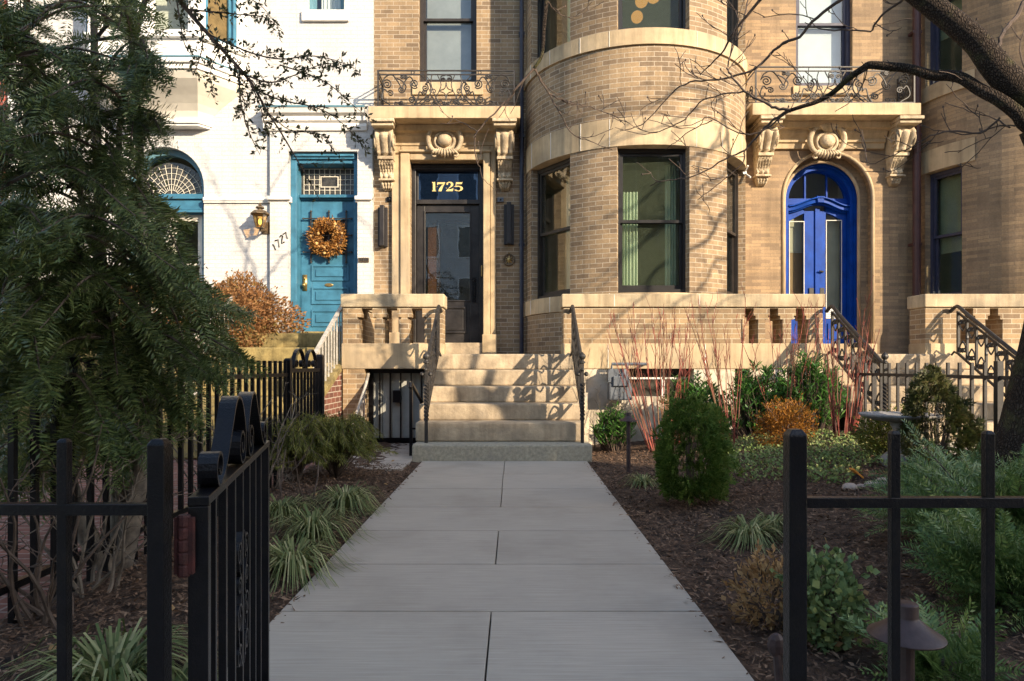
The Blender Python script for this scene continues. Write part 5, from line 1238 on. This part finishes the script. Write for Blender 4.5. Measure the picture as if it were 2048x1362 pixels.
# ---------------------------------------------------------------- the dark yew at the left
yw=thing('yew_tree','large dark evergreen yew overhanging the left front fence','tree')
base=Vector((-1.98,3.42,-.03)); st=MB(); limbs=[]
stems=[[(0,0,0),(.02,.03,.35),(-.08,.1,.8),(-.20,.2,1.5),(-.3,.3,2.6),(-.35,.35,3.9)],[(0,0,0),(.08,-.02,.3),(.12,.05,.8),(.08,.1,1.4),(.05,.1,2.2),(-.05,.15,3.2)],
 [(0,0,0),(-.12,-.1,.3),(-.2,-.2,.8),(-.35,-.3,1.5),(-.5,-.35,2.4)],[(0,0,0),(-.08,.15,.4),(-.2,.4,.9),(-.45,.6,1.6),(-.8,.8,2.5)]]
for k,s_ in enumerate(stems):
    p=catmull([base+Vector(q) for q in s_],5); st.tube(p,[lerp(.055,.012,i/(len(p)-1)) for i in range(len(p))],8,False); limbs.append(p)
# spray template: twig with two ranks of needles
def spray(L_,nn,nl,nw,droop):
    out=[]
    for i in range(nn):
        t=(i+.5)/nn; p=np.array([0,L_*t,-droop*t*t])
        for s_ in (-1,1):
            a=R(62-18*t)+rng.normal()*.10; l=nl*(1-.45*t**2)*(0.8+.4*rng.random()); 
            d=np.array([s_*math.sin(a),math.cos(a),.10+rng.normal()*.12]); d/=np.linalg.norm(d); e=np.array([d[1],-d[0],rng.normal()*.3]); e/=np.linalg.norm(e)
            out.append([p,p+d*l*.45+e*nw/2,p+d*l,p+d*l*.45-e*nw/2])
    d=np.array([0,1,-.3]); 
    return np.array(out)
sprays=[spray(.20,15,.052,.0075,.03),spray(.15,12,.048,.0075,.02),spray(.24,18,.055,.0075,.05)]
def place_sprays(temps,poss,dirs,scale=(.8,1.2),roll=.6,facing=True):
    out=[]
    for p,d in zip(poss,dirs):
        d=Vector(d).normalized(); up=Vector((0,-.75,.66)) if facing else Vector((0,0,1)); x=d.cross(up); x=x.normalized() if x.length>1e-4 else Vector((1,0,0)); z=x.cross(d)
        r=rng.normal()*roll; xx=x*math.cos(r)+z*math.sin(r); zz=z*math.cos(r)-x*math.sin(r)
        Mx=np.array([xx[:],d[:],zz[:]])*lerp(scale[0],scale[1],rng.random())
        T_=temps[rng.integers(len(temps))]; out.append(T_.reshape(-1,3)@Mx+np.array(p[:]))
    return np.concatenate(out)
# boughs: long arching shoots ending along the silhouette seen in the photo, each clothed with sprays
P_=[];D_=[];bm_=MB()
def bough(tip,start,dn=1.0,side=.5,rise=.10):
    mid=start.lerp(tip,.55)+Vector((0,0,rise+.08*rng.random())); c=catmull([start,mid,tip],6)
    bm_.tube(c,[lerp(.011,.0025,i/(len(c)-1)) for i in range(len(c))],4,False)
    L_=sum((c[i+1]-c[i]).length for i in range(len(c)-1)); m_=int(L_*27*dn)
    for k in range(m_):
        t=.12+.85*rng.random()**.8; f=t*(len(c)-1); i=min(len(c)-2,int(f)); p=c[i].lerp(c[i+1],f-i); d=(c[i+1]-c[i]).normalized()
        s_=1 if rng.random()<.5 else -1; sd=Vector((-d.y,d.x,0)).normalized()*s_
        dd=(d*(.75+t*.5)+sd*((1.1-t*.8)*rng.random()+.1)*side*1.6+Vector((0,0,-.16+.28*rng.normal()))).normalized()
        P_.append(p); D_.append(dd)
    P_.append(c[-2]); D_.append((c[-1]-c[-2]))
ax_=[base+Vector((-.12,.1,0)),base+Vector((-.3,.35,3.9))]
def boughto(px,py,Y,dn=1.0,side=.5):
    tip=W(px,py,Y); lb=limbs[rng.integers(len(limbs))]; zt_=tip.z+.02+.22*rng.random(); s_=min(lb,key=lambda q:abs(q.z-zt_)); bough(tip,s_,dn,side)
# fingers reaching right, as in the photo's outline
for (px,py) in [(335,15),(300,40),(330,118),(372,140),(310,150),(318,205),(342,230),(350,262),(300,285),(225,320),(280,372),(300,345),(235,395),(390,415),(352,430),(300,440),(318,465),(362,505),(380,545),(330,575),(430,598),(470,622),(410,640),(462,682),(478,705),(420,715),(452,752),(440,770),(385,790),(372,820),(300,840),(350,855),(250,880),(300,905),(200,905),(150,930),(110,945),(60,930),(30,900),(90,880),(170,865),(240,840),(20,950),(70,960),(110,920),(150,900),(40,870),(190,880),(100,850),(10,820)]:
    for rep in range(2):
        boughto(px-8+rng.normal()*7-26*rep-(28 if py<470 else 0),py+rng.normal()*9,lerp(2.7,3.7,rng.random()),.85,.30)
for k in range(78):
    py=rng.random()*1000-60; pxm=np.interp(py,[-60,60,150,250,320,400,460,520,610,700,800,870,930],[170,140,160,150,70,110,160,240,340,370,300,210,130]); px=-90+rng.random()**.8*(pxm+60)
    boughto(px,py,lerp(2.45,4.3,rng.random()),.8,.6)
for k in range(30): boughto(-60+rng.random()*150,470+rng.random()*330,lerp(2.3,2.8,rng.random()),.85,.5)
for k in range(40): boughto(-80+rng.random()*260,rng.random()*800-40,lerp(2.5,4.0,rng.random()),.8,.6)
quads('crown',place_sprays(sprays,P_,D_,(.75,1.25)),M['yew'],yw)
growtwigs(st,limbs[0][:14],.03,9,.15,.5,.9,0,.1); growtwigs(st,limbs[1][:12],.03,9,.15,.5,.9,0,.1)
st.build('trunk',M['twig_grey'],yw,smooth=True); bm_.build('branch',M['twig'],yw)

# ---------------------------------------------------------------- arching small-leaved shrub in front of the white house
py_=thing('arching_shrub','arching small leaved evergreen spray hanging before the white house','shrub')
sm=MB(); Yq=4.4; SH=[]
def shoot(P,r0,r1,Y0=Yq,Y1=Yq,first=None):
    pts=[W(x,y,lerp(Y0,Y1,i/(len(P)-1))) for i,(x,y) in enumerate(P)]
    if first: pts=first+pts
    c=catmull(pts,5); sm.tube(c,[lerp(r0,r1,i/(len(c)-1)) for i in range(len(c))],5,False); SH.append(c); return c
main=shoot([(310,-60),(350,-10),(400,50),(450,105),(490,150),(510,178),(535,225),(560,262),(600,330),(640,400)],.022,.0025,Yq,4.6,[Vector((-2.5,4.6,0)),Vector((-2.6,4.6,1.4)),Vector((-2.6,4.5,2.6))])
shoot([(420,70),(500,105),(560,118),(620,112),(660,118),(700,132),(720,145)],.006,.0015)
shoot([(490,150),(540,165),(590,150),(640,130),(690,125)],.006,.0015)
shoot([(510,178),(560,200),(620,212),(660,228),(700,262),(735,302)],.006,.0015)
shoot([(560,130),(620,150),(660,170),(700,205),(735,235)],.005,.0012)
shoot([(480,140),(480,190),(490,240),(505,280),(520,310)],.006,.0015)
shoot([(500,165),(520,210),(530,250),(545,275)],.005,.0015)
shoot([(430,80),(470,130),(480,180),(490,210),(480,240)],.006,.0015)
shoot([(400,50),(405,90),(395,130),(385,150)],.005,.0015)
shoot([(380,20),(440,25),(490,30),(530,35),(565,60)],.006,.0015)
shoot([(360,0),(420,-10),(470,-15),(520,10),(545,40)],.006,.0015)
shoot([(440,95),(425,130),(420,160),(430,185)],.004,.0012)
shoot([(350,-20),(360,40),(370,90),(390,120)],.006,.0015)
shoot([(535,225),(580,260),(640,268),(668,300)],.004,.0012)
shoot([(600,330),(640,325),(690,320)],.002,.001)
V=[]
for ci,c in enumerate(SH):
    for i in range(len(c)-1):
        if c[i].z>PZ(-90,4.4) or c[i].z<1.9: continue
        seg=c[i+1]-c[i]; f=.35 if (ci==0 and i>len(c)*.72) or ci==len(SH)-1 else 1
        for k in range(max(1,int(seg.length*62*f))):
            p=c[i].lerp(c[i+1],rng.random()); d=(rv()+seg.normalized()*.5).normalized(); ln=.03+.08*rng.random(); q=[p,p+d*ln*.5,p+(d+Vector((0,0,-.2))).normalized()*ln]
            sm.tube(q,[.0015,.0012,.0008],3,False)
            for _ in range(int(4*f)+2):
                t=rng.random(); pp=p.lerp(q[2],t); V+=leafquad(pp,(d+rv()*1.0).normalized(),rv(),.022+.020*rng.random(),.011+.006*rng.random())
quads('leaves',V,M['pyra'],py_); sm.build('stem',M['twig'],py_)

# ---------------------------------------------------------------- shrubs
def blob(name,label,cat,c,rad,n,mat,ll,lw,shape=2.0,inner=.55,upb=.3,stem=None,group=None,lump=.16,nl=9,shoots=30):
    t=thing(name,label,cat,group=group); c=Vector(c); V=[]; m=MB()
    lumps=[(rv(),.5+.8*rng.random()) for _ in range(nl)]
    def surf(d): return min(1.12,1+lump*sum(w_*max(0,d.dot(l)-.6)*2.6 for l,w_ in lumps)-lump*.8)
    def keep(p):
        gz=ground_z(p.x,p.y) if p.y<8.9 else -9
        if p.z<gz+.01: p.z=gz+.01+abs(rng.normal())*.02
        return p
    for k in range(n):
        d=rv(); r=(inner+(1.04-inner)*rng.random()**.5)*surf(d)
        p=keep(c+Vector((d.x*rad[0]*r,d.y*rad[1]*r,d.z*rad[2]*r)))
        dd=(d+rv()*.9+Vector((0,0,upb))).normalized()
        V+=leafquad(p,dd,(d+rv()*.8).normalized(),ll*(.5+.9*rng.random()),lw*(.6+.8*rng.random()))
    for k in range(shoots):      # stray shoots breaking the outline
        d=rv(); d.z=abs(d.z)*.9+.05; d.normalize(); r=surf(d); a=c+Vector((d.x*rad[0],d.y*rad[1],d.z*rad[2]))*(r*.7); g=(d+rv()*.5+Vector((0,0,.4))).normalized(); ln=rad[2]*(.35+.45*rng.random()); e=a+g*ln
        m.tube([a,a.lerp(e,.5)+rv()*.01,e],[.003,.0025,.0012],3,False)
        for j in range(13):
            p=a.lerp(e,.25+.75*rng.random()); V+=leafquad(p,(g+rv()).normalized(),rv(),ll*(.5+.6*rng.random()),lw*(.6+.5*rng.random()))
    quads('foliage',V,mat,t)
    b=Vector((c.x,c.y,c.z-rad[2]*.95))
    for k in range(stem or 9):
        d=rv(); e=c+Vector((d.x*rad[0]*.8,d.y*rad[1]*.8,abs(d.z)*rad[2]*.8)); q=[b+rv()*.02,b.lerp(e,.5)+rv()*.03,e]; m.tube(q,[.008,.006,.003],4,False); growtwigs(m,q,.004,6,.06,.18,1,1,.2,rmin=.0014)
    m.build('stem',M['twig'],t); return t
# round dark arborvitae: flattened vertical sprays
def thuja(name,label,cx,cy,z0,rx,hz,n,mat,taper=0,group=None):
    t=thing(name,label,'shrub',group=group); V=[]
    lumps=[(rv(),.6+.6*rng.random()) for _ in range(16)]
    nt_=max(60,n//26)
    for k in range(nt_):         # tufts of flattened sprays
        d=rv(); u=(d.z+1)/2
        lump=1+.22*sum(w_*max(0,d.dot(l)-.72)*3 for l,w_ in lumps)-.10
        if not taper: lump*=(math.hypot(d.x,d.y)**3+abs(d.z)**3)**(-1/3)
        w_=lerp(1,math.sqrt(max(.02,1-u)),taper)*(1 if not taper else 1.25)
        r=(.55+.5*rng.random()**.45)*lump
        if rng.random()<.06: r*=1.13
        c0=Vector((cx+d.x*rx*r*w_,cy+d.y*rx*r*w_,z0+hz*(.5+.5*d.z*r)))
        if c0.z<z0+.04: c0.z=z0+.04+abs(rng.normal())*.05
        out=(Vector((d.x,d.y,.65))+rv()*.35).normalized(); nn=(Vector((-d.y,d.x,0))+rv()*.6).normalized(); sz=.7+.6*rng.random()
        for j in range(13):
            a=(rng.random()-.5)*2.2; s_=out.cross(nn).normalized(); dd=(out*math.cos(a)+s_*math.sin(a)+rv()*.25).normalized(); p=c0+rv()*.014+dd*.02*rng.random(); L_=(.026+.03*rng.random())*sz
            V+=leafquad(p,dd,nn,L_,.010)
            V+=leafquad(p+dd*L_*.35,(dd+s_*(.9 if j%2 else -.9)).normalized(),nn,L_*.7,.008)
    quads('foliage',V,mat,t); m=MB()
    for k in range(6):
        d=rv(); m.tube([(cx,cy,z0-.03),(cx+d.x*rx*.3,cy+d.y*rx*.3,z0+hz*.35),(cx+d.x*rx*.6,cy+d.y*rx*.6,z0+hz*.7)],[.014,.009,.004],5,False)
    m.build('stem',M['twig'],t); return t
yy=5.0; thuja('globe_shrub','round dense green shrub standing alone in the mulch right of the path',PX(1380,yy),yy,.02,.205,.66,21000,M['thuja'])
yy=5.35; thuja('conical_shrub','narrow pointed evergreen in front of the bird bath',PX(1872,yy),yy,.18,.24,.72,19000,M['thuja_tan'],.85)
yy=7.1; blob('golden_shrub','small rusty golden shrub before the green laurels','shrub',(PX(1567,yy),yy,.14+.26),(.29,.25,.25),4600,M['gold_bush'],.030,.011,inner=.25,upb=.6,lump=.3,shoots=60)
yy=6.0; blob('lime_shrub','yellow green bushy shrub left of the pointed evergreen','shrub',(PX(1775,yy),yy,.24+.17),(.24,.22,.20),3300,M['lime_bush'],.034,.014,inner=.3,lump=.3,shoots=40)
# laurels
def laurel(cx,cy,z0,rx,h,n,label):
    t=thing('laurel_shrub',label,'shrub',group='broad leaved laurels under the bay'); V=[]; m=MB()
    for k in range(n):
        d=rv(); rr=rng.random()**.5; e=Vector((cx+d.x*rx*rr,cy+d.y*.45*rx*rr,z0+h*(.25+.75*rng.random()*(1-.5*rr*rr))))
        b=Vector((cx+d.x*rx*.3,cy+d.y*.1,z0)); m.tube([b,b.lerp(e,.6)+rv()*.03,e],[.007,.005,.003],4,False); ax_=(e-b).normalized()
        for j in range(9):
            a=j*2.4+rng.random(); o=Vector((math.cos(a),math.sin(a),.55+.5*rng.random())).normalized()
            V+=leafquad(e-ax_*.012*j,(o+rv()*.3).normalized(),(Vector((0,0,1))+rv()*.5).normalized(),.085*(.7+.6*rng.random()),.024)
    quads('leaves',V,M['laurel'],t); m.build('stem',M['twig'],t)
laurel(PX(1228,8.2),8.2,.0,.27,.58,150,'small laurel with curled leaves beside the stoop railing and gas meter')
laurel(PX(1385,8.3),8.3,.04,.45,.95,330,'mid sized laurel behind the round green shrub')
laurel(PX(1520,8.0),8.0,.08,.50,1.0,420,'big laurel behind the golden shrub')
laurel(PX(1618,7.9),7.9,.12,.46,1.12,380,'tallest laurel below the end of the long pierced wall')
# red twig dogwoods
def dogwood(px,Y,n,hpx,label,lean=0,spread=.3):
    t=thing('dogwood',label,'shrub',group='bare red stemmed dogwoods'); x=PX(px,Y); m=MB(); z0=ground_z(x,Y)-.02
    h=PZ(hpx,Y)-z0
    for k in range(n):
        a=rng.random()*6.283; d=Vector((math.cos(a)*spread*rng.random()+lean,math.sin(a)*spread*.5,1)).normalized(); ln=h*(.65+.45*rng.random())
        p=Vector((x+math.cos(a)*.10,Y+math.sin(a)*.08,z0)); q=[p]
        for j in range(7): d=(d+rv()*.055+Vector((0,0,.03))).normalized(); q.append(q[-1]+d*ln/7)
        m.tube(q,[lerp(.0068,.0025,j/7) for j in range(8)],5,False)
        growtwigs(m,q[3:],.006,3.2,.12,.42,.45,1,.55,rmin=.0018)
    m.build('stem',M['twig_red'],t)
dogwood(1318,7.9,24,625,'red stemmed dogwood leaning behind the slim path light',-.12,.38)
dogwood(1345,8.3,8,640,'sparse dark dogwood with two tall forked stems',.05,.15)
dogwood(1468,7.5,14,612,'red stemmed dogwood between the round shrub and the golden shrub',-.02,.30)
dogwood(1570,7.8,16,630,'red stemmed dogwood rising behind the golden shrub',.02,.34)
dogwood(1690,7.3,22,640,'tan and red dogwood in front of the blue door stoop railing',.03,.26)
# brown hedge
hd=blob('brown_hedge','dry brown hedge in front of the white house','hedge',(-5.6,10.0,1.62),(2.25,.42,.66),27000,M['hedge'],.055,.028,inner=.6,lump=.2,nl=16,shoots=24)
blob('brown_hedge','rounded end of the dry brown hedge beside the teal door','hedge',(-4.02,9.95,1.68),(.46,.42,.62),10000,M['hedge'],.05,.026,inner=.5,lump=.22,shoots=24)
# feathery cypress left of the path
def cypress(cx,cy,z0,rx,h,n,label):
    t=thing('cypress_shrub',label,'shrub',group='feathery threadleaf shrubs'); V=[]; m=MB()
    for k in range(n):
        a=rng.random()*6.283; rr=rx*(.3+.7*rng.random()); hh=h*(.45+.55*rng.random()); b=Vector((cx,cy,z0))
        top=Vector((cx+math.cos(a)*rr*.6,cy+math.sin(a)*rr*.6,z0+hh)); tip=Vector((cx+math.cos(a)*rr,cy+math.sin(a)*rr,z0+hh*.72+.02)); c=catmull([b,b.lerp(top,.6)+Vector((0,0,.04)),top,tip],5); m.tube(c,[.005]*8+[.002]*(len(c)-8),3,False)
        for i in range(5,len(c)-1):
            for j in range(10):
                p=c[i].lerp(c[i+1],rng.random()); d=((c[i+1]-c[i]).normalized()+rv()*.75+Vector((0,0,-.45))).normalized(); V+=leafquad(p,d,rv(),.055*(.6+.8*rng.random()),.0055)
    quads('foliage',V,M['cypress'],t); m.build('stem',M['twig'],t)
cypress(PX(672,6.2),6.2,.0,.54,.60,190,'feathery olive shrub spilling toward the path by the basement gate')
cypress(PX(590,5.9),5.9,.0,.42,.58,140,'feathery olive shrub against the side gate')
# liriope tufts
def liriope(px,Y,r,n,label,mat='blade',hh=1):
    x=PX(px,Y); z0=ground_z(x,Y); V=[]
    for k in range(n):
        a=rng.random()*6.283; d=Vector((math.cos(a),math.sin(a),0)); b=Vector((x,Y,z0))+d*r*.3*rng.random(); L_=r*(.6+.8*rng.random()); h=L_*(.6+.45*rng.random())*hh; s_=Vector((-d.y,d.x,0))*.0062; prev=None
        for j in range(6):
            t=j/5; p=b+d*L_*(t**1.2)+Vector((0,0,h*(2.1*t-2.45*t*t)+.01)); ww=s_*(1-t*.85)
            if p.z<z0+.004: p.z=z0+.004
            if prev: V+=[prev[0],prev[1],p+ww,p-ww]
            prev=(p-ww,p+ww)
    o=quads('liriope_tuft',V,M[mat]); return tagged(o,label,'grass tuft','liriope grass tufts')
liriope(690,4.95,.27,190,'liriope tuft under the feathery shrub, farthest along the left of the path')
liriope(625,4.1,.28,210,'broad liriope tuft left of the path behind the middle one')
liriope(562,4.55,.24,130,'dark liriope tuft half hidden by the gate end')
liriope(585,3.45,.26,210,'pale striped liriope tuft just beyond the open gate')
liriope(225,2.15,.30,260,'large pale liriope tuft at the bottom left behind the fence picket')
liriope(345,2.1,.17,120,'liriope tuft between the hinge post and the open gate')
liriope(1500,3.95,.22,190,'bluish liriope tuft in the mulch beside the right gate post')
liriope(1545,4.15,.17,90,'small liriope tuft partly behind the right gate post')
liriope(1285,5.9,.16,100,'small dark liriope tuft at the foot of the slim path light')
# columbine-like shrub and dead shrub behind right fence
yy=2.55; blob('columbine_shrub','blue green leafy mound behind the right gate post','shrub',(PX(1640,yy),yy,.13),(.125,.13,.17),1500,M['columbine'],.032,.026,inner=.35,upb=.6,lump=.3,shoots=25)
yy=2.75; blob('dead_shrub','dry tan withered plant beside the right gate post','shrub',(PX(1540,yy),yy,.08),(.14,.15,.17),650,M['dead'],.035,.014,inner=.2,stem=14)
# feathery low yews right of the gate
sp2=[spray(.20,15,.050,.0085,.03),spray(.26,18,.052,.0085,.05)]
def low_yew(c,rad,n,label):
    t=thing('plum_yew',label,'shrub',group='low plum yews behind the right fence'); P2=[];D2=[]; m=MB(); c=Vector(c)
    for k in range(n):
        a=rng.random()*6.283; el=rng.random(); d=Vector((math.cos(a)*(1-.5*el),math.sin(a)*(1-.5*el),.15+.9*el)); tip=c+Vector((d.x*rad[0],d.y*rad[1],d.z*rad[2]))*(.6+.45*rng.random()); m.tube([c,c.lerp(tip,.5)+Vector((0,0,.05)),tip],[.007,.005,.003],4,False)
        for j in range(11):
            f=.3+.7*rng.random(); p=c.lerp(tip,f)+Vector((0,0,.05*(1-abs(2*f-1)))); s_=Vector((-d.y,d.x,0)).normalized()*(1 if rng.random()<.5 else -1)
            P2.append(p); D2.append((tip-c).normalized()*.8+s_*.7*rng.random()+Vector((0,0,-.15+.2*rng.normal())))
    quads('foliage',place_sprays(sp2,P2,D2,(.6,1.0)),M['yew_low'],t); m.build('stem',M['twig'],t)
yy=3.35; low_yew((PX(2010,yy),yy,.10),(.58,.6,.52),95,'tall feathery plum yew filling the corner behind the right fence pickets')
yy=2.75; low_yew((PX(2020,yy),yy,.02),(.26,.3,.36),42,'low plum yew closest to the large path light')
yy=4.35; low_yew((PX(1935,yy),yy,.10),(.50,.45,.33),70,'glossy plum yew below the pointed evergreen')
yy=2.2; low_yew((PX(1885,yy),yy,-.02),(.10,.14,.13),16,'little plum yew shoot at the base of the large path light')
# ground cover and twiggy bare shrubs
V=[]
for k in range(9500):
    Y=lerp(5.0,7.9,rng.random()); px=1440+rng.random()*470; x=PX(px,Y)
    if x<1.75+ .25*math.sin(Y*5) or x>3.6: continue
    if rng.random()>sstep(1.6,2.4,x)*.9+.1: continue
    if Y<5.3+.25*math.sin(x*7): continue
    p=Vector((x,Y,ground_z(x,Y)+.005+.05*rng.random())); V+=leafquad(p,(Vector((rng.normal(),rng.normal(),.7))).normalized(),(Vector((.4,-.5,.7))+rv()*.6).normalized(),.03*(.6+.8*rng.random()),.02)
o=quads('ground_cover',V,M['cover']); o['kind']='stuff'
def bare_shrub(px,Y,n,h,label,mat='twig_grey',spread=.8):
    x=PX(px,Y); m=MB(); z0=ground_z(x,Y)-.02; t=thing('bare_shrub',label,'shrub',group='leafless twiggy shrubs')
    for k in range(n):
        a=rng.random()*6.283; d=Vector((math.cos(a)*spread*rng.random(),math.sin(a)*spread*.6*rng.random(),1)).normalized(); q=[Vector((x+rng.normal()*.05,Y+rng.normal()*.05,z0))]; ln=h*(.6+.5*rng.random())
        for j in range(7): d=(d+rv()*.2).normalized(); q.append(q[-1]+d*ln/7)
        m.tube(q,[lerp(.010,.003,j/7) for j in range(8)],5,False); growtwigs(m,q[1:],.006,7,.08,.34,1.1,0,.1,rmin=.0016)
    m.build('stem',M[mat],t)
bare_shrub(100,2.75,11,.72,'tangle of bare stems behind the front fence at the left edge','twig')
bare_shrub(190,3.1,8,.70,'bare stems rising beside the yew trunk')
bare_shrub(430,5.2,9,.95,'bare twiggy shrub before the side fence and behind the open gate')
bare_shrub(540,5.6,9,1.0,'bare twiggy shrub in front of the side gate')
bare_shrub(600,4.9,4,.55,'small dark leafless shrub within the feathery shrubs','twig')
bare_shrub(1205,8.45,6,.62,'pale leafless shrub between the stoop railing and gas meter','twig_grey',.5)
# bark mulch chips
def chips(n,fx,fy):
    V=[]
    for k in range(n):
        x,y=fx(),fy(); z=ground_z(x,y)+.012+.014*rng.random(); a=rng.random()*3.1416; l=.008+.020*rng.random()**2; w_=.0025+.005*rng.random()
        d=Vector((math.cos(a),math.sin(a),rng.normal()*.3)).normalized(); s_=d.cross(Vector((rng.normal()*.5,rng.normal()*.5,1))).normalized(); p=Vector((x,y,z)); V+=[p-d*l-s_*w_*.6,p-d*l*.3+s_*w_*-1,p+d*l+s_*w_*.4,p-d*l*.2+s_*w_]
    return V
V=chips(30000,lambda:.80+3.0*rng.random(),lambda:1.5+4.8*rng.random()**1.2)+chips(9000,lambda:.80+2.9*rng.random(),lambda:5.8+2.4*rng.random())+chips(13000,lambda:-.99-1.0*rng.random(),lambda:1.6+5.5*rng.random())+chips(260,lambda:(.79-.05*rng.random()**2 if rng.random()<.6 else -.98+.05*rng.random()**2),lambda:1.6+5.7*rng.random())
o=quads('mulch_chips',V,M['chip']); o['kind']='stuff'
V=[]
for k in range(90):
    x=.82+2.8*rng.random() if rng.random()<.75 else -1-.9*rng.random(); y=2.2+5.2*rng.random(); p=Vector((x,y,ground_z(x,y)+.03)); V+=leafquad(p,Vector((rng.normal(),rng.normal(),.3)).normalized(),(Vector((0,0,1))+rv()*.6).normalized(),.045,.026)
o=quads('fallen_leaves',V,M['dead']); o['kind']='stuff'

# ---------------------------------------------------------------- row across the street (reflected in the panes, shades the garden)
def far_house(x0,x1,h,mat,label):
    t=thing('opposite_house',label,'house',group='houses across the street'); m=MB(); m.box(x0+.01,x1-.01,-34,-22,-.2,h); m.build('wall',M[mat],t)
    m=MB(); m.box(x0,x1,-22.0,-21.75,h-.5,h+.02); m.build('cornice',M['white_stone'],t)
    nf=max(2,int((x1-x0)/2.2)); g=MB(); f=MB()
    for k in range(nf):
        for fl in range(int(h/3.4)):
            cx=lerp(x0,x1,(k+.5)/nf); z=1.2+fl*3.4; g.box(cx-.55,cx+.55,-22.0,-21.97,z,z+2.0); framebars(f,cx-.62,cx+.62,z-.07,z+2.07,.08,-21.99,-21.93)
    g.build('pane',M['glass_lead'],t); f.build('window_frame',M['white'],t)
far_house(-22,-9,15,'brick_red','red brick house opposite mirrored faintly in the door glass'); far_house(-9,3,16,'brick_white','white house opposite mirrored in the door glass'); far_house(3,13,15.5,'brick_right','buff house opposite mirrored in the bay panes')
far_house(13,26.2,18.6,'brick_red','tall red house opposite that shades the yew'); far_house(26.2,30.0,17.0,'brick_wall','narrow tan house opposite that shades the lower steps'); far_house(30.0,48,15.3,'brick_red','broad red house opposite that shades the garden bed')
